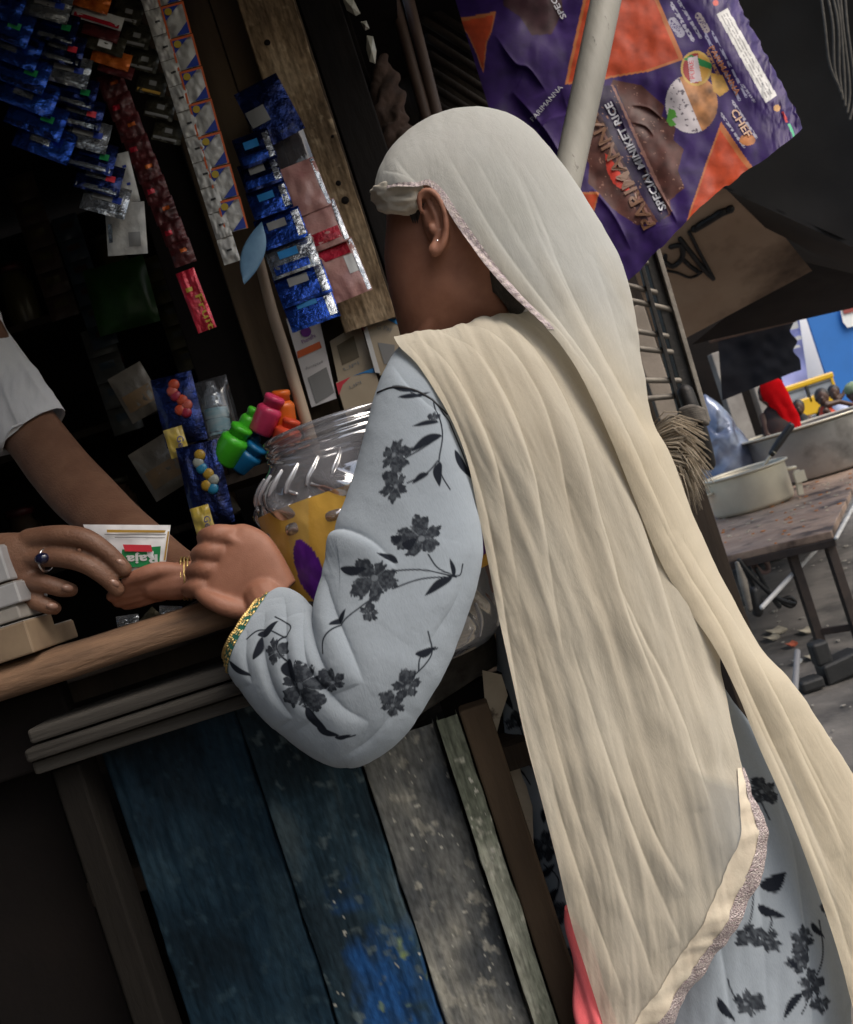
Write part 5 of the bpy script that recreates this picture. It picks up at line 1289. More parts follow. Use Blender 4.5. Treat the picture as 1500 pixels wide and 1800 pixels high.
side = (bx - .42 * by) < -2
put(bowl, (.42, .19, .075), .5); put(bowl & side, (.55, .50, .52), .08)
put(bowl & side & (n2_ > .7), (.12, .10, .12)); put(in_poly(Q, [(1176, 190), (1187, 194), (1190, 206), (1182, 210), (1190, 220), (1178, 222), (1172, 212)]), (.10, .33, .05))
em = np.hypot((Q[..., 0] - 1224) / 27, (Q[..., 1] - 120) / 31)
put(em < 1, (.55, .36, .10)); put(em < .86, (.30, .03, .03)); put((em < .86) & (Q[..., 0] > 1228), (.55, .30, .06))
put(in_poly(Q, [(1202, 104), (1215, 96), (1252, 112), (1250, 122), (1214, 110)]), (.03, .25, .07))
put(in_poly(Q, [(1209, 102), (1226, 98), (1234, 142), (1214, 146)]), (.62, .52, .54))
put(in_poly(Q, [(1249, 128), (1270, 132), (1282, 158), (1266, 170), (1254, 160)]), (.50, .28, .06), .4)
put(in_poly(Q, [(1260, 25), (1279, 14), (1366, 168), (1346, 181)]), (.60, .585, .56), .05)
for k in range(3):
    f = .28 + .22 * k
    a0, a1 = np.array([1260 + 19 * f, 25 - 11 * f]), np.array([1346 + 20 * f, 181 - 13 * f])
    dd, ss, rn = dist_poly(Q, [a0 + (a1 - a0) * .04, a0 + (a1 - a0) * .96]); put((dd < 1.1) & (vnoise(rn * 60, rn * 0 + k, 108) > -.5), (.28, .27, .27))
for (x0, y0, x1, y1, w_, cc) in [(1180, 6, 1218, 70, 3.2, (.42, .40, .48)), (1192, 0, 1232, 66, 2.6, (.36, .34, .42)), (1183, 38, 1196, 58, 8, (.34, .32, .40)), (1228, 28, 1242, 52, 6, (.36, .30, .30)), (1240, 60, 1300, 175, 2.6, (.34, .33, .46)), (1252, 56, 1312, 170, 2.0, (.34, .33, .46)),
                                 (1268, 200, 1308, 258, 2.2, (.42, .40, .48)), (1288, 178, 1330, 242, 2.2, (.42, .40, .48)), (1306, 150, 1326, 178, 2.0, (.36, .34, .44)), (1244, 90, 1262, 130, 3, (.45, .22, .10))]:
    dd, ss, rn = dist_poly(Q, [(x0, y0), (x1, y1)]); put((dd < w_) & (vnoise(rn * 30, ss / 3, 109) > -.45), cc, .1)
put(np.hypot(Q[..., 0] - 1366, Q[..., 1] - 190) < 6, (.50, .26, .08)); put(in_poly(Q, [(1374, 197), (1378, 196), (1386, 214), (1382, 216)]), (.60, .07, .07)); put(in_poly(Q, [(1385, 218), (1389, 216), (1398, 232), (1394, 234)]), (.08, .42, .22))
put(np.hypot(Q[..., 0] - 1258, Q[..., 1] - 5) < 5, (.55, .07, .05)); put(np.hypot((Q[..., 0] - 1314) / 14, (Q[..., 1] - 246) / 10) < 1, (.45, .17, .06), .4)
put((Q[..., 0] < 1000) & (Q[..., 1] < 90) & (Q[..., 0] > 878) & in_poly(Q, [(884, -20), (985, -20), (990, 20), (970, 60), (935, 62), (915, 30), (885, 10)]), (.05, .022, .028), .3)
sack_m = mk('sack_film', (1, 1, 1), attr='Col', rough=.5, bump=.10, bscale=70, spec=.3)
sheet = grid_obj('woven_sheet', P, sack_m, sackt, False, Col=C)
Qf, Df = Qr[..., :2].reshape(-1, 2), D.reshape(-1)
def sdep(Qs):
    return np.array([Df[np.argmin((Qf[:, 0] - x) ** 2 + (Qf[:, 1] - y) ** 2)] for x, y in Qs])
tx_b = mk('print_bronze', (.21, .105, .06), (.15, .07, .04), scale=60, rough=.45)
tx_w = mk('print_pale', (.55, .55, .60), rough=.45)
text('PARIMANNA', (1153, 394), (1050, 196), 25, sdep, tx_b, sheet, bold=.02, lift=.003)
text('SPECIAL MINIKET RICE', (1172, 366), (1074, 178), 13, sdep, tx_w, sheet, bold=.03, lift=.003)
text('PARIMANNA', (938, 214), (990, 154), 9, sdep, tx_w, sheet, lift=.003)
text('SPECIAL', (996, 30), (962, -32), 10, sdep, tx_w, sheet, bold=.02, lift=.003)
text('PURE', (1222, 138), (1219, 106), 8, sdep, p_red, sheet, lift=.003)
text('PARIMANNA', (1246, 84), (1294, 168), 10, sdep, mk('print_rust', (.42, .15, .06), rough=.5), sheet, bold=.02, lift=.003)
text('CHEF', (1284, 196), (1312, 242), 13, sdep, mk('print_peach', (.55, .34, .22), rough=.5), sheet, bold=.02, lift=.003)

# dark roof tarpaulin over the lane and the tan panel under it
awn = thing('tarpaulin_awning', 'dark sagging tarpaulin awning stretched over the lane at the upper right', 'awning', (1.6, 3.2, 0))
Q_, P_, D_ = patch([(1180, -260, 2.9), (1700, -260, 2.6), (1640, 500, 3.1), (1270, 330, 3.3)], 60, 70, .03, 230, 111, .1)
grid_obj('tarpaulin', P_, dark_tarp, awn)
Q_, P_, D_ = patch([(1270, 326, 3.29), (1640, 488, 3.10), (1640, 515, 4.2), (1404, 458, 4.2)], 30, 50, .02, 60, 112)
grid_obj('tarpaulin', P_, dark_tarp, awn)
Q_, P_, D_ = patch([(1404, 452, 4.3), (1660, 500, 4.2), (1660, 505, 5.6), (1216, 606, 5.6)], 40, 70, .03, 50, 113)
grid_obj('tarpaulin', P_, mk('sooty_tarpaulin', (.022, .019, .017), (.012, .011, .011), scale=4, spec=.12, rough=.8, bump=.3, bscale=20), awn)
for x in (2.7, 3.2): MB().tube([(x, 3.0, 0), (x, 3.0, 3.6)], .03, n=10).build('pole', bamboo, awn, True)
pan = thing('tan_panel', 'tan cloth panel with black painted marks below the rice sack sheet', 'panel', W(1280, 450, 3.6))
tan_m = mk('tan_cloth', (.50, .36, .25), (.40, .27, .18), scale=3.2, rough=.85, bump=.3, bscale=25, stain=(.05, .033, .024), stain_scale=1.6, stain_lo=.5, stain_hi=.72)
tc_ = [(1090, 300, 3.5), (1300, 318, 3.5), (1428, 476, 4.1), (1120, 640, 4.3)]
Q_, P_, D_ = patch(tc_, 60, 70, .03, 120, 114)
pn = grid_obj('panel_cloth', P_, tan_m, pan)
Qg, Dg = Q_[..., :2].reshape(-1, 2), D_.reshape(-1)
def pnd(p): return Dg[np.argmin((Qg[:, 0] - p[0]) ** 2 + (Qg[:, 1] - p[1]) ** 2)]
for pts, w_ in (([(1222, 402), (1245, 388), (1268, 374), (1284, 368)], 15), ([(1212, 408), (1228, 440), (1244, 470), (1254, 488)], 7), ([(1196, 420), (1216, 446), (1238, 474), (1254, 490)], 9), ([(1180, 434), (1198, 432), (1200, 452), (1184, 468), (1170, 462)], 10),
                ([(1172, 476), (1192, 480), (1212, 488), (1226, 484), (1236, 476)], 5), ([(1200, 455), (1214, 468), (1228, 478)], 8), ([(1170, 450), (1168, 470)], 8)):
    P2 = smooth_rows(pts, 14); MB().tube([W(x, y, pnd((x, y)) - .012) for x, y in P2], w_ * 3.7 / F / 2, n=8).build('painted_mark', mk('black_paint', (.010, .009, .009), rough=.5), pn, True)
rope = thing('frayed_rope', 'frayed dark rope hanging from the awning at the upper right edge', 'rope', W(1470, 100, 2.5))
for k in range(6):
    x0 = 1440 + k * 9
    MB().tube([W(x0, -30, 2.5), W(x0 + 10 + 6 * math.sin(k), 40, 2.49), W(x0 + 18, 110 + 10 * k, 2.5), W(x0 + 34 - 5 * k, 150 + 12 * k, 2.5)], .0035, n=6, smooth=12).build('strand', mk('rope_strand', (.10, .09, .075), (.05, .045, .04), scale=60, rough=.9), rope, True)

# ================================================================== torn plastic, cloth bundle by the black post
th = thing('torn_plastic', 'torn pale plastic bits caught along the black post', 'plastic', W(640, 60, 1.66))
pl_ = mk('pale_film', (.55, .54, .46), (.40, .39, .33), scale=40, rough=.4, bump=.3, bscale=80)
for poly in ([(600, -8), (622, 0), (634, 24), (626, 28), (610, 18)], [(634, 38), (644, 36), (650, 50), (642, 54)], [(645, 62), (656, 64), (662, 90), (660, 112), (650, 108), (644, 86)]):
    m = MB(); cx, cy = np.mean(poly, 0)
    m.add([W(cx, cy, 1.652)] + [W(x, y, 1.665) for x, y in poly] + [W(x, y, 1.668) for x, y in poly], [(0, 1 + i, 1 + (i + 1) % len(poly)) for i in range(len(poly))] + [tuple(range(1 + len(poly), 1 + 2 * len(poly)))]); m.build('plastic_bit', pl_, th)
th = thing('cloth_bundle', 'brown cloth bundle knotted beside the bamboo poles', 'bundle', W(690, 180, 1.86))
CB = sectube([(672, 100, 1.86, 684, 100, 1.86, .008, .008), (662, 122, 1.86, 692, 118, 1.86, .018, .02), (652, 160, 1.86, 706, 152, 1.86, .03, .03), (650, 205, 1.86, 716, 190, 1.86, .036, .03), (664, 250, 1.86, 726, 232, 1.86, .034, .03), (684, 300, 1.86, 736, 280, 1.86, .028, .03)], 110, 90)
q = proj(CB); CB = CB - normals(CB, True) * (.010 * np.sin((q[..., 0] + q[..., 1] * .5) / 6 + 2 * fbm(q[..., 0] / 30, q[..., 1] / 30, 121)))[..., None] * .6
grid_obj('cloth', CB, mk('brown_rag', (.10, .06, .045), (.05, .032, .026), scale=14, rough=.95, bump=.4, bscale=120), th, True)
th = thing('blue_packet', 'tiny blue and white packet behind the black post', 'packet', W(655, 215, 1.8)); sachet(th, 'wrapper', 655, 214, 18, 44, 1.80, f_white, ang=-20, prints=[(-.9, .9, -.95, .1, p_sky)])

# ================================================================== metal grille, broom, bundle pole
steel = mk('dusty_steel', (.30, .27, .23), (.17, .15, .13), scale=20, rough=.6, metal=.3, bump=.3, bscale=90)
steel_d = mk('dark_steel', (.035, .032, .030), (.02, .018, .017), scale=20, rough=.5, metal=.4, bump=.3, bscale=90)
gr = thing('metal_grille', 'dusty metal window grille with horizontal bars behind her shoulder', 'grille', W(1180, 600, 2.2))
GD = 2.2
MB().beam(W(1152, 430, GD), W(1244, 742, GD), .012, .02).build('frame_rail', steel, gr, bev=.002)
MB().beam(W(1136, 430, GD + .02), W(1228, 760, GD + .02), .030, .03).build('frame_rail', steel_d, gr, bev=.002)
MB().beam(W(1120, 440, GD), W(1214, 790, GD), .011, .02).build('frame_rail', steel_d, gr, bev=.002)
for (x0, y0, x1, y1) in [(1040, 486, 1152, 514), (1050, 515, 1183, 545), (1060, 572, 1172, 591), (1064, 606, 1180, 619), (1070, 668, 1194, 669), (1080, 706, 1200, 695), (1100, 766, 1214, 746), (1030, 440, 1136, 462)]:
    MB().tube([W(x0, y0, GD + .005), W(x1, y1, GD + .005)], .0072, n=8).build('bar', steel, gr, True)
th = thing('pale_board', 'pale upright board seen through the grille bars', 'board', W(1150, 650, 2.7)); MB().beam(W(1112, 540, 2.7), W(1176, 735, 2.7), .062, .03).build('board', mk('dusty_pale_board', (.30, .255, .215), (.20, .17, .14), scale=6, rough=.9, bump=.4, bscale=50), th, bev=.003)
th = thing('back_screen', 'dark boarded screen standing behind the grille', 'screen', W(1150, 650, 2.95))
for k in range(4):
    x = Wx(960, 700, 2.95) + k * .118
    MB().box((x, 2.97, 1.15), (.060, 0, 0), (0, .012, 0), (0, 0, 1.15)).build('board', wood_dark if k % 2 else shade_soot, th, bev=.003)
th = thing('tied_pole', 'grey pole with a rag knot standing behind the straw broom', 'pole', W(1228, 760, 2.15))
MB().tube([W(1205, 690, 2.16), W(1222, 738, 2.15), W(1236, 780, 2.16), W(1246, 815, 2.18)], [.020, .021, .020, .017], n=12, smooth=10).build('pole_shaft', steel_d, th, True)
m = MB()
for k in range(7): m.tube([W(1198 + k * 2, 722 + k * 3.2, 2.122), W(1216 + k * 2, 716 + k * 3.4, 2.112), W(1236 + k, 722 + k * 3.6, 2.122)], .0075, n=8, smooth=8)
m.build('rag_knot', mk('grey_rag', (.17, .15, .13), (.09, .08, .07), scale=40, rough=.95, bump=.5, bscale=120), th, True)
th = thing('straw_broom', 'straw broom with frayed bristles sticking out behind the shawl', 'broom', W(1190, 820, 2.1))
straw = mk('dry_straw', (.55, .46, .35), (.36, .29, .21), scale=60, rough=.9)
m = MB()
for k in range(230):
    a = rng.normal(0, 1); t = rng.random()
    x0, y0 = 1130 + 20 * t, 770 + 46 * t + 8 * a * .3
    ln = 76 + 40 * rng.random()
    aa = math.radians(-38 + 92 * t + 8 * a)
    x1, y1 = x0 + ln * math.cos(aa) * .7, y0 + ln * math.sin(aa) * .6
    x2, y2 = x0 + ln * math.cos(aa + .2) * 1.02, y0 + ln * math.sin(aa + .3) + 10
    dd = 2.05 + .05 * rng.random()
    m.tube([W(x0, y0, dd + .03), W(x1, y1, dd), W(x2, y2, dd + .02 * a)], [.0022, .0019, .0008], n=4, round_ends=False)
m.build('bristles', straw, th, True)
MB().tube([W(1040, 730, 2.13), W(1100, 770, 2.1), W(1150, 802, 2.08)], [.018, .022, .028], n=12).build('handle', straw, th, True)

# ================================================================== lane wall, columns and hung things far right
th = thing('lane_wall', 'smoke blackened wall along the lane behind the cooking pots', 'wall', (2.0, 8.2, 0))
MB().box(((W(1180, 760, 8.2).x - .6 + W(1385, 700, 8.2).x) / 2, 8.25, 1.35), ((W(1385, 700, 8.2).x - W(1180, 760, 8.2).x + .6) / 2, 0, 0), (0, .06, 0), (0, 0, 1.35)).build('wall_face', shade_soot, th)
pale_col = mk('grimy_pale_column', (.40, .375, .34), (.24, .22, .20), scale=4, rough=.9, bump=.4, bscale=30, stain=(.09, .08, .075), stain_scale=3, stain_lo=.55, stain_hi=.75)
for lb, x0, y0, x1, y1, w_, d in (('wider grimy pale column behind the blue plastic bundle', 1258, 620, 1332, 830, .15, 7.9), ('narrow grimy pale column beside the red veil', 1318, 650, 1352, 750, .085, 7.9)):
    t2 = thing('pale_column', lb, 'column', W(x1, y1, d), 'grimy columns in the lane')
    A, B = W(x0, y0, d), W(x1, y1, d); A.x = B.x = (A.x + B.x) / 2; B.z = 0
    MB().beam(A, B, w_, .12).build('shaft', pale_col, t2, bev=.008)
th = thing('plastic_bundle', 'silvery blue plastic wrapped bundle standing behind the broom and small pot', 'bundle', W(1290, 800, 7.0))
PB = sectube([(1232, 694, 7.0, 1240, 694, 7.0, .03, .03), (1226, 712, 7.0, 1264, 712, 7.0, .10, .1), (1222, 742, 7.0, 1288, 738, 7.0, .16, .16), (1226, 775, 7.0, 1310, 770, 7.0, .19, .2), (1232, 815, 7.0, 1332, 808, 7.0, .21, .2), (1240, 870, 7.0, 1350, 862, 7.0, .22, .2), (1270, 985, 7.0, 1380, 975, 7.0, .22, .2)], 120, 100)
q = proj(PB); PB = PB - normals(PB, True) * (.012 * fbm(q[..., 0] / 26, q[..., 1] / 40, 131) + folds(q, [([(1244, 745), (1262, 762), (1280, 748)], 9, .025), ([(1290, 740), (1298, 770), (1320, 800)], 10, .02)]))[..., None]
grid_obj('plastic_wrap', PB, mk('silver_blue_film', (.30, .34, .44), (.07, .10, .19), scale=3.4, rough=.28, metal=.35, coat=.4, bump=.2, bscale=14), th, True)
th = thing('black_cloth', 'black cloth hanging above the woman in the red veil', 'cloth', W(1350, 620, 6.6))
Q_, P_, D_ = patch([(1262, 596, 6.6), (1392, 566, 6.5), (1406, 650, 6.5), (1270, 704, 6.6)], 40, 60, .03, 60, 132)
e_ = np.zeros_like(Q_); uu2 = np.linspace(0, 1, 60)[None]; vv2 = np.linspace(0, 1, 40)[:, None]
Q_[..., 0] += np.clip((uu2 - .9) * 10, 0, 1) * 7 * vnoise(vv2 * 5, vv2 * 0, 133); 
grid_obj('cloth', Wn(Q_[..., :2], D_), mk('black_cloth_m', (.008, .009, .012), (.012, .012, .015), scale=4, rough=.9, spec=.05), th)
MB().tube([W(1250, 598, 6.55), W(1396, 562, 6.45)], .02, n=8).build('rod', bamboo, th, True)

# ---- bright street end: painted wall, banner, yellow van
wallw = mk('white_paint_wall', (.88, .88, .86), (.84, .84, .83), scale=.6, rough=.7)
th = thing('white_building', 'bright white building at the open end of the lane', 'building', (17, 36, 0))
A, B = W(1300, 660, 36), W(1446, 640, 36)
MB().box((B.x + .6, 39.2, 4.0), (3.6, 1.9, 0), (-.45, .8, 0), (0, 0, 4.0)).build('wall_face', wallw, th)
th = thing('violet_banner', 'pale violet banner with white patches on the white building', 'banner', W(1395, 620, 35.6))
vb = MB(); Q_, P_, D_ = patch([(1350, 540, 35.6), (1402, 540, 35.6), (1424, 690, 35.6), (1372, 700, 35.6)], 20, 12, .1, 30, 134); bn_ = grid_obj('banner_sheet', P_, mk('banner_violet', (.34, .36, .72), (.45, .46, .78), scale=.5, rough=.6), th)
for x, y, w_, h_ in ((1394, 572, 14, 16), (1402, 596, 10, 6), (1396, 612, 16, 4)): flat([(x - w_ / 2, y - h_ / 2), (x + w_ / 2, y - h_ / 2 - 4), (x + w_ / 2 + 4, y + h_ / 2 - 4), (x - w_ / 2 + 4, y + h_ / 2)], 35.3, p_wht, 'print', bn_)
th = thing('blue_hoarding', 'large plain blue hoarding with a white poster at its edge', 'hoarding', W(1490, 650, 35))
A = W(1447, 640, 35); 
MB().box((A.x + 3.2, 35.1, 3.4), (3.2, 0, 0), (0, .06, 0), (0, 0, 3.4)).build('board_face', mk('blue_paint', (.02, .17, .55), (.018, .15, .48), scale=.8, rough=.6), th)
flat([(1476, 538), (1560, 520), (1560, 560), (1490, 576), (1482, 566)], 34.9, wallw, 'poster', th)
flat([(1480, 538), (1560, 522), (1560, 534), (1484, 552)], 34.85, mk('poster_red', (.30, .06, .05), rough=.6), 'poster_picture', th)
van = thing('yellow_van', 'yellow van with wide windows parked at the end of the lane', 'van', (13.2, 29, 0))
yel_p = mk('yellow_van_paint', (.75, .45, .01), (.68, .40, .01), scale=1, rough=.35, coat=.4)
glass_v = mk('van_glass', (.33, .36, .40), (.20, .22, .25), scale=1.5, rough=.15, spec=.6)
blk = mk('rubber_black', (.02, .02, .02), rough=.6)
x1 = W(1466, 660, 29).x; x0 = x1 - 2.9; zt = W(1430, 664, 29).z
def vb_(cx, cz, hx, hz, y0, y1, mt, nm, par, bev=.02):
    m = MB(); m.box((cx, (y0 + y1) / 2, cz), (hx, 0, 0), (0, (y1 - y0) / 2, 0), (0, 0, hz)); return m.build(nm, mt, par, bev=bev)
vb_((x0 + x1) / 2, .62, 1.45, .30, 29.0, 30.5, yel_p, 'lower_panel', van, .05)
vb_((x0 + x1) / 2, zt - .09, 1.46, .10, 28.98, 30.5, yel_p, 'roof', van, .05)
for fx in (.02, .36, .67, .97):
    vb_(x0 + 2.9 * fx, (zt + .72) / 2, .05, (zt - .9) / 2 + .1, 29.0, 29.1, yel_p if fx > .9 else blk, 'window_post', van)
for k in range(3):
    g2 = vb_(x0 + .55 + .92 * k, (zt + .80) / 2, .40, (zt - 1.12) / 2, 29.03, 29.08, glass_v, 'window_pane', van)
    vb_(x0 + .55 + .92 * k, .92 + .3, .40, .012, 29.0, 29.03, blk, 'window_bar', g2, .002)
for k in (0.5, 2.3):
    MB().lathe((x0 + k, 29.0, .28), [(.10, -.03), (.26, -.03), (.28, 0), (.28, .16)], 24, ax=(0, 1, 0)).build('wheel', blk, van, True)

# ================================================================== people in the lane
def figure(label, hx, hy, hr, d, shirt, skin, arms=(), lean=0.0, hair=True, z_sit=None):
    """a passer-by: one skin, shirt, trousers, hair. hx, hy: centre of the head; arms: lists of survey points"""
    s_ = d / F
    c = W(hx, hy, d); r = hr * s_
    th = thing('person', label, 'person', (c.x, d, 0))
    b = MB(); b.ball(c, r * .86, r * .95, r * 1.18, 16, 12); b.ball(c + Vector((-.3 * r, -.5 * r, -.55 * r)), r * .5, r * .5, r * .6)
    b.ball(c + Vector((-.45 * r, -.86 * r, -.15 * r)), r * .16, r * .2, r * .2)
    for sg in (-1, 1): b.ball(c + Vector((sg * .86 * r, .05 * r, -.1 * r)), r * .14, r * .22, r * .32)
    nk = c + Vector((lean * .1, 0, -1.5 * r)); hp = Vector((c.x + lean, d, max(.45, c.z - 5.2 * r)))
    b.tube([c + Vector((0, 0, -.6 * r)), nk], r * .46, n=10)
    b.tube([nk + Vector((0, 0, -.3 * r)), nk + Vector((lean * .3, 0, -1.6 * r)), hp], [r * .7, r * 1.25, r * 1.1], n=14, smooth=10)
    for sg in (-1, 1):
        b.tube([hp + Vector((sg * .5 * r, 0, 0)), Vector((hp.x + sg * .5 * r, d - .05, hp.z * .5)), Vector((hp.x + sg * .5 * r, d, .06))], [r * .7, r * .5, r * .36], n=10)
        b.tube([Vector((hp.x + sg * .5 * r, d + .03, .04)), Vector((hp.x + sg * .5 * r, d - .16, .03))], [r * .36, r * .26], n=8)
    if not arms:
        for sg in (-1, 1): b.tube([nk + Vector((sg * 1.15 * r, 0, -.5 * r)), nk + Vector((sg * 1.5 * r, -.05, -2.4 * r)), nk + Vector((sg * 1.3 * r, -.16, -3.9 * r))], [r * .40, r * .33, r * .26], n=9)
    for a in arms: 
        n_ = len(a); b.tube([W(x, y, d - .06) for x, y in a], [r * (.42 - .18 * i / (n_ - 1)) for i in range(n_)], n=9)
        e = W(*a[-1], d - .06); dv = (e - W(*a[-2], d - .06)).normalized(); u_ = dv.orthogonal().normalized()
        for k in range(4): b.tube([e + u_ * (k - 1.5) * r * .13, e + u_ * (k - 1.5) * r * .16 + dv * r * .55], r * .09, n=6)
        b.tube([e + u_ * r * .2, e + u_ * r * .45 + dv * r * .25], r * .10, n=6)
    fuse(b, 'body', skin, th, voxel=max(.008, r * .10), it=2)
    m = MB(); m.tube([nk + Vector((0, 0, -.45 * r)), nk + Vector((lean * .3, 0, -1.6 * r)), hp + Vector((0, 0, -.4 * r))], [r * .88, r * 1.42, r * 1.30], n=18, smooth=14); m.build('shirt', shirt, th, True)
    m = MB()
    for sg in (-1, 1): m.tube([hp + Vector((sg * .45 * r, 0, 0)), Vector((hp.x + sg * .5 * r, d - .05, hp.z * .5)), Vector((hp.x + sg * .5 * r, d, .14))], [r * .9, r * .66, r * .5], n=12)
    m.build('trousers', mk('trousers_dark', (.04, .045, .06), rough=.8), th, True)
    if hair: m = MB(); m.ball(c + Vector((.08 * r, .12 * r, .26 * r)), r * .92, r * .98, r * 1.02, 16, 12); m.build('hair', hair_m, th, True)
    return th, c, r, nk, hp
skin_bg = mk('skin_deep_brown', (.085, .04, .026), (.06, .028, .018), scale=10, rough=.5)
vest = mk('orange_red_vest', (.62, .075, .03), (.5, .05, .02), scale=6, rough=.8)
figure('child in orange red vest stretching an arm to the right above the big pot', 1445, 698, 13, 9.5, vest, skin_bg, arms=[[(1454, 712), (1475, 706), (1502, 712), (1524, 716)], [(1452, 722), (1474, 738), (1496, 736)]])
figure('person in white and pale blue shirt behind the child in the vest', 1466, 690, 11, 10.6, mk('pale_blue_shirt', (.55, .60, .78), (.45, .50, .70), scale=8, rough=.8), skin_bg, arms=[[(1474, 702), (1482, 694), (1486, 684)]])
_, c, r, nk, hp = figure('person with green cap in red top at the right edge of the lane', 1502, 690, 15, 9.0, mk('crimson_shirt', (.55, .03, .08), rough=.8), skin_bg)
m = MB(); m.ball(c + Vector((0, 0, .45 * r)), r * 1.0, r * 1.05, r * .9, 16, 10); m.build('cap', mk('green_cap_cloth', (.16, .26, .14), (.3, .36, .25), scale=30, rough=.9), _, True)
figure('person in black shirt partly hidden behind the red veil', 1404, 716, 11, 8.6, mk('black_shirt', (.014, .015, .02), rough=.8), skin_bg)
rv, c, r, nk, hp = figure('woman in a bright red veil and black dress standing beside the grimy columns', 1350, 694, 17, 7.2, mk('black_dress', (.013, .011, .013), (.03, .012, .012), scale=8, rough=.85), skin_bg)
m = MB(); m.tube([nk + Vector((0, 0, -.8 * r)), nk + Vector((0, 0, -2.4 * r)), Vector((c.x - .02, 7.2, .5)), Vector((c.x, 7.2, .12))], [r * 1.2, r * 1.75, r * 1.9, r * 2.1], n=20, smooth=16); m.build('dress', mk('black_dress_cloth', (.013, .011, .013), (.04, .014, .012), scale=8, rough=.85), rv, True)
VE = sectube([(1343, 665, 7.15, 1355, 662, 7.15, .02, .02), (1337, 675, 7.15, 1371, 668, 7.15, .075, .08), (1338, 690, 7.15, 1381, 684, 7.15, .09, .09), (1345, 706, 7.15, 1389, 700, 7.15, .085, .09), (1357, 722, 7.15, 1397, 720, 7.15, .075, .08),
              (1368, 742, 7.14, 1406, 742, 7.14, .065, .07), (1378, 766, 7.12, 1414, 768, 7.12, .06, .06), (1386, 802, 7.10, 1424, 808, 7.10, .06, .06)], 90, 70, front=50)
q = proj(VE); VE = VE - normals(VE, True) * (.010 * np.sin((q[..., 0] - .45 * q[..., 1]) / 3.6 + 1.5 * fbm(q[..., 0] / 30, q[..., 1] / 40, 141)) * np.clip((q[..., 1] - 684) / 40, 0, 1))[..., None]
grid_obj('red_veil', VE, mk_cloth('bright_red_cloth', (.80, .015, .02), (.66, .01, .015), transl=.3), rv)

# ================================================================== cooking table with pots
tbl = thing('street_table', 'low stained brown table on dark metal legs carrying the cooking pots', 'table', W(1462, 945, 4.0))
ttop = .555
fr, fl_ = W(1462, 937, 4.0), W(1215, 987, 4.35)
fr.z = fl_.z = ttop
dirf = (fr - fl_).normalized(); back = Vector((1.18, 3.2, 0)).normalized()
rr_ = W(1500, 866, 5.25); back = Vector((rr_.x - fr.x, rr_.y - fr.y, 0)).normalized()
Lb = 3.6
tab_m = mk('stained_brown_top', (.42, .30, .225), (.27, .18, .135), scale=5, rough=.34, bump=.35, bscale=40, stain=(.055, .035, .028), stain_scale=4.5, stain_lo=.5, stain_hi=.66, rough2=.7)
l2 = fl_ - dirf * .9
m = MB(); pts = [l2, fr, fr + back * Lb, l2 + back * Lb]
m.add([p - Vector((0, 0, .035)) for p in pts] + [p for p in pts], [(3, 2, 1, 0), (4, 5, 6, 7)] + [(i, (i + 1) % 4, 4 + (i + 1) % 4, 4 + i) for i in range(4)]); m.build('table_top', tab_m, tbl, bev=.004)
rust = mk('rusty_dark_steel', (.045, .030, .024), (.025, .018, .016), scale=18, rough=.7, bump=.4, bscale=70)
MB().beam(fr + Vector((0, 0, -.052)) + dirf * .006 - back * .004, l2 + Vector((0, 0, -.052)) - back * .004, .034, .03).build('front_rail', rust, tbl, bev=.002)
for p in (fr - dirf * .03 + back * .03, fr - dirf * .20 + back * .05, l2 + dirf * .1 + back * .03, fr - dirf * .03 + back * (Lb - .05), l2 + dirf * .1 + back * (Lb - .05)):
    MB().beam(Vector((p.x, p.y, ttop - .037)), Vector((p.x, p.y, 0)), .040, .04).build('leg', rust, tbl, bev=.002)
pA, pB = fr - dirf * .03 + back * .03, fr - dirf * .20 + back * .05
MB().beam(Vector((pA.x, pA.y, .10)), Vector((pB.x, pB.y, .10)), .03, .02, side=(0, 0, 1)).build('stretcher', rust, tbl, bev=.002)
alu = mk('dull_aluminium', (.68, .635, .51), (.56, .52, .42), scale=5, rough=.42, metal=.45, bump=.15, bscale=30, stain=(.30, .22, .06), stain_scale=9, stain_lo=.68, stain_hi=.76, rough2=.5)
alu2 = mk('burnt_aluminium', (.40, .39, .37), (.25, .24, .23), scale=2.2, rough=.36, metal=.6, bump=.15, bscale=30, stain=(.07, .06, .055), stain_scale=2.5, stain_lo=.52, stain_hi=.75, rough2=.5)
curry = mk('yellow_curry', (.50, .27, .02), (.36, .17, .015), scale=20, rough=.25, bump=.3, bscale=40)
def pot(label, px, py, d_front, wpx, hpx, mt, fill):
    bp = W(px, py, d_front); r = wpx / 2 * d_front / F; h = hpx * d_front / F
    c = Vector((bp.x, bp.y + r, ttop + .001))
    th = thing('cooking_pot', label, 'pot', c)
    MB().lathe(c, [(r * .86, 0), (r * .95, .012), (r * .98, .03), (r * .985, h * .93), (r * .985, h), (r * .93, h), (r * .925, h * .3), (r * .85, h * .25), (.001, h * .25)], 56, caps=(True, False)).build('pot_wall', mt, th, True)
    MB().lathe(c + Vector((0, 0, h)), [(r * .925, 0), (r * .93, .008), (r * 1.04, .014), (r * 1.075, .008), (r * 1.07, -.002), (r * .99, -.006)], 56, caps=(False, False)).build('rim', alu, th, True)
    if fill: MB().lathe(c + Vector((0, 0, h * .93)), [(r * .922, 0), (r * .5, .008), (.001, .010)], 40, caps=(False, False), fn=lambda q, z: 1 - .0 * q).build('curry', curry, th, True)
    return th, c, r, h
p1, c1_, r1, h1 = pot('smaller pale aluminium pot of yellow curry with a ladle', 1352, 884, 5.6, 148, 70, alu, True)
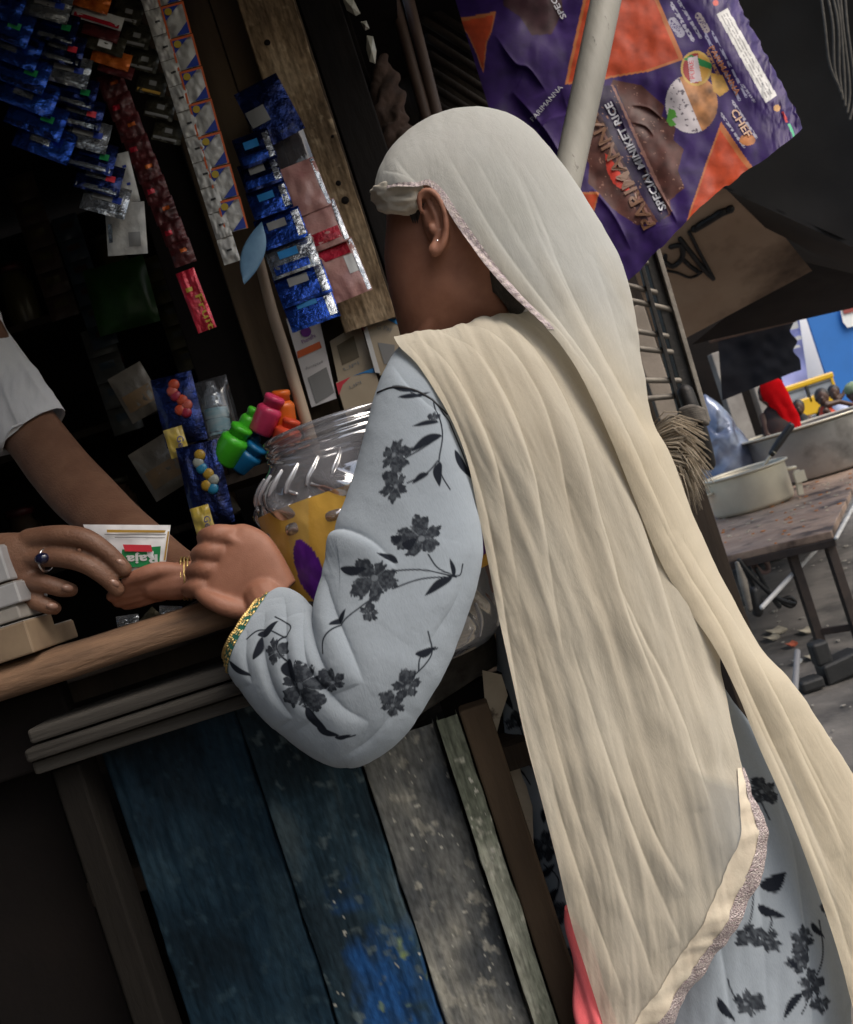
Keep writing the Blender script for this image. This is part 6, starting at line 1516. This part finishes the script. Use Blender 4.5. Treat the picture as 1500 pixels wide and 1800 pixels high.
for sg in (-1, 1):
    MB().tube([c1_ + Vector((sg * r1 * .99, -.06, h1 * .72)), c1_ + Vector((sg * (r1 + .05), -.05, h1 * .70)), c1_ + Vector((sg * (r1 + .05), .05, h1 * .70)), c1_ + Vector((sg * r1 * .99, .06, h1 * .72))], .012, n=10, smooth=14).build('handle', alu, p1, True)
p2, c2_, r2, h2 = pot('large grey aluminium pot cut off by the right edge', 1500, 824, 6.3, 236, 96, alu2, False)
th = thing('ladle', 'steel ladle with black handle standing in the curry pot', 'ladle', c1_ + Vector((.05, 0, h1)))
dl = c1_.y - .02
MB().tube([W(1340, 822, dl), W(1358, 796, dl)], .010, n=10).build('shaft', alu, th, True)
MB().tube([W(1357, 797, dl), W(1371, 776, dl), W(1390, 750, dl)], [.022, .027, .025], n=12).build('handle', mk('black_bakelite', (.02, .02, .022), rough=.4), th, True)
MB().lathe(W(1359, 795, dl), [(.020, -.006), (.024, 0), (.020, .006)], 14, ax=W(1371, 776, dl) - W(1357, 797, dl)).build('ferrule', alu, th, True)
m = MB(); bw = W(1332, 832, dl); m.lathe(Vector((bw.x, dl, c1_.z + h1 * .62)), [(.02, 0), (.05, .01), (.062, .03), (.060, .031), (.045, .014), (.001, .006)], 20, caps=(True, False)); m.build('ladle_bowl', alu, th, True)
th = thing('steel_clip', 'small steel bracket standing on the table at the curry pot side', 'bracket', W(1408, 860, 5.7))
MB().beam(W(1400, 826, 5.62), W(1408, 870, 5.62), .035, .02).build('bracket_arm', alu, th, bev=.002)
MB().box(W(1406, 838, 5.6), (.035, 0, 0), (0, .012, 0), (0, 0, .035)).build('bracket_plate', alu, th, bev=.002)
# crumbs, sticks, scraps
m = MB(); m2 = MB()
for k in range(110):
    u_, v_ = rng.random(), rng.random()
    p = l2 + dirf * ((fr - l2).length * (.45 + .54 * u_)) + back * (2.4 * v_) ; s_ = .004 + .008 * rng.random()
    (m if k % 2 else m2).ball(p + Vector((0, 0, .003)), s_ * 1.5, s_, .003, 6, 4)
tag(m.build('pale_crumbs', mk('crumb_pale', (.50, .45, .36), rough=.9), None), kind='stuff', label='pale food crumbs scattered on the brown table top')
tag(m2.build('orange_crumbs', mk('crumb_orange', (.50, .17, .03), rough=.9), None), kind='stuff', label='orange food crumbs scattered on the brown table top')
tube_w = mk('white_tube', (.60, .59, .58), (.45, .45, .45), scale=20, rough=.4)
A, B = W(1470, 946, 3.96), W(1525, 846, 4.5)
th = thing('white_rod', 'thin white rod leaning from the table corner to the right edge', 'rod', A); MB().tube([Vector((A.x, A.y, A.z)), B], .009, n=10).build('rod_shaft', tube_w, th, True)
A, B = W(1437, 963, 4.25), W(1384, 1020, 4.15)
th = thing('white_pipe', 'short white pipe sloping down under the table', 'pipe', B); MB().tube([A, B, B + (B - A) * .8], .012, n=10).build('pipe_wall', tube_w, th, True)
A, B = W(1402, 1146, 3.7), W(1374, 1196, 3.4)
th = thing('grey_pipe', 'grey pipe on the ground beside the table foot', 'pipe', B); B.z = .02; MB().tube([A, B], .013, n=10).build('pipe_wall', mk('grey_tube', (.18, .18, .19), rough=.5), th, True)
th = thing('cable_tangle', 'tangle of dark cables and a grey tool hanging under the table', 'cables', W(1335, 1030, 4.2))
cab = mk('black_cable', (.015, .015, .016), rough=.5); cab2 = mk('pinkish_cable', (.20, .13, .12), rough=.6)
for k, pts in enumerate([[(1300, 985), (1320, 1010), (1350, 1040), (1372, 1054), (1396, 1062)], [(1330, 1000), (1346, 1030), (1362, 1056), (1370, 1066)], [(1310, 1000), (1332, 1046), (1344, 1066)], [(1345, 985), (1352, 1002), (1340, 1006), (1330, 996)], [(1318, 985), (1330, 1006), (1352, 1000), (1350, 988)], [(1372, 1056), (1388, 1050), (1398, 1058), (1390, 1066), (1376, 1060)]]):
    MB().tube([W(x, y, 4.2 + .02 * k) for x, y in pts], .011 if k != 4 else .007, n=8, smooth=16).build('cable', cab2 if k in (3, 4) else cab, th, True)
MB().tube([W(1296, 990, 4.1), W(1306, 1020, 4.1), W(1318, 1070, 4.1)], [.010, .020, .014], n=10).build('tool_blade', steel, th, True)
MB().tube([W(1326, 1040, 4.12), W(1332, 1075, 4.12)], [.024, .026], n=10).build('dark_canister', cab, th, True)
th = thing('black_block', 'black lumpy block lying on the ground by the table leg', 'block', (W(1470, 1200, 3.6).x, 3.6, 0))
g0 = W(1474, 1208, 3.72); g0.z = 0
m = MB(); m.box(g0 + Vector((.03, 0, .05)), (.085, 0, .01), (0, .05, 0), (0, 0, .045)); m.box(g0 + Vector((-.03, 0, .13)), (.035, 0, 0), (0, .035, 0), (0, 0, .05)); m.box(g0 + Vector((-.12, -.03, .03)), (.05, 0, 0), (0, .04, 0), (0, 0, .025)); m.build('block_body', mk('black_rubbery', (.012, .013, .014), (.02, .02, .021), scale=20, rough=.55, bump=.3), th, bev=.012)
lit = [mk('litter_pale', (.48, .44, .34), (.36, .32, .25), scale=40, rough=.8), mk('litter_orange', (.42, .10, .05), rough=.8), mk('litter_white', (.55, .55, .52), rough=.7)]
for k, (x, y, w_, lb) in enumerate([(1366, 1112, 26, 'long pale peel on the ground left of the table leg'), (1418, 1112, 20, 'pale scrap on the ground right of the dark leg'), (1426, 1158, 18, 'pale curled scrap under the table stretcher'), (1402, 1166, 14, 'small white scrap left of the stretcher scrap'), (1392, 1136, 16, 'orange scrap at the foot of the dark leg'), (1358, 1124, 20, 'brown crumpled leaf beside the long pale peel'), (1470, 1190, 12, 'red scrap lying by the black block')]):
    v_ = -(.309 * (x - 750) + .951 * (y - 900)); d_ = 1.2 * F / -v_
    c = W(x, y, d_); c.z = .008
    th = thing('scrap', lb, 'scrap', c, 'food scraps under the table'); m = MB()
    w2 = w_ * d_ / F / 2
    P = np.zeros((6, 9, 3)); u_, v2 = np.meshgrid(np.linspace(-1, 1, 9), np.linspace(-1, 1, 6))
    P[..., 0] = c.x + u_ * w2; P[..., 1] = c.y + v2 * w2 * 1.6; P[..., 2] = .010 + .010 * (u_ ** 2) + .006 * (1 - v2 ** 2) * (1 - u_ ** 2)
    m.grid(P); Pb = P.copy(); Pb[..., 2] -= .006; m.grid(Pb[:, ::-1]); m.build('peel', lit[1] if k in (4, 6) else lit[0] if k != 3 else lit[2], th, True)
m = MB()
for k in range(420):
    x, y = rng.uniform(.6, 3.4), rng.uniform(1.6, 7.5); s_ = .004 + .012 * rng.random() ** 2
    m.ball((x, y, .006), s_ * (1 + rng.random()), s_, s_ * .5, 6, 4)
tag(m.build('ground_grit', mk('grit_pale', (.36, .34, .30), (.14, .13, .12), scale=60, rough=.9), None), kind='stuff', label='pale grit and crumbs strewn over the dirty lane')
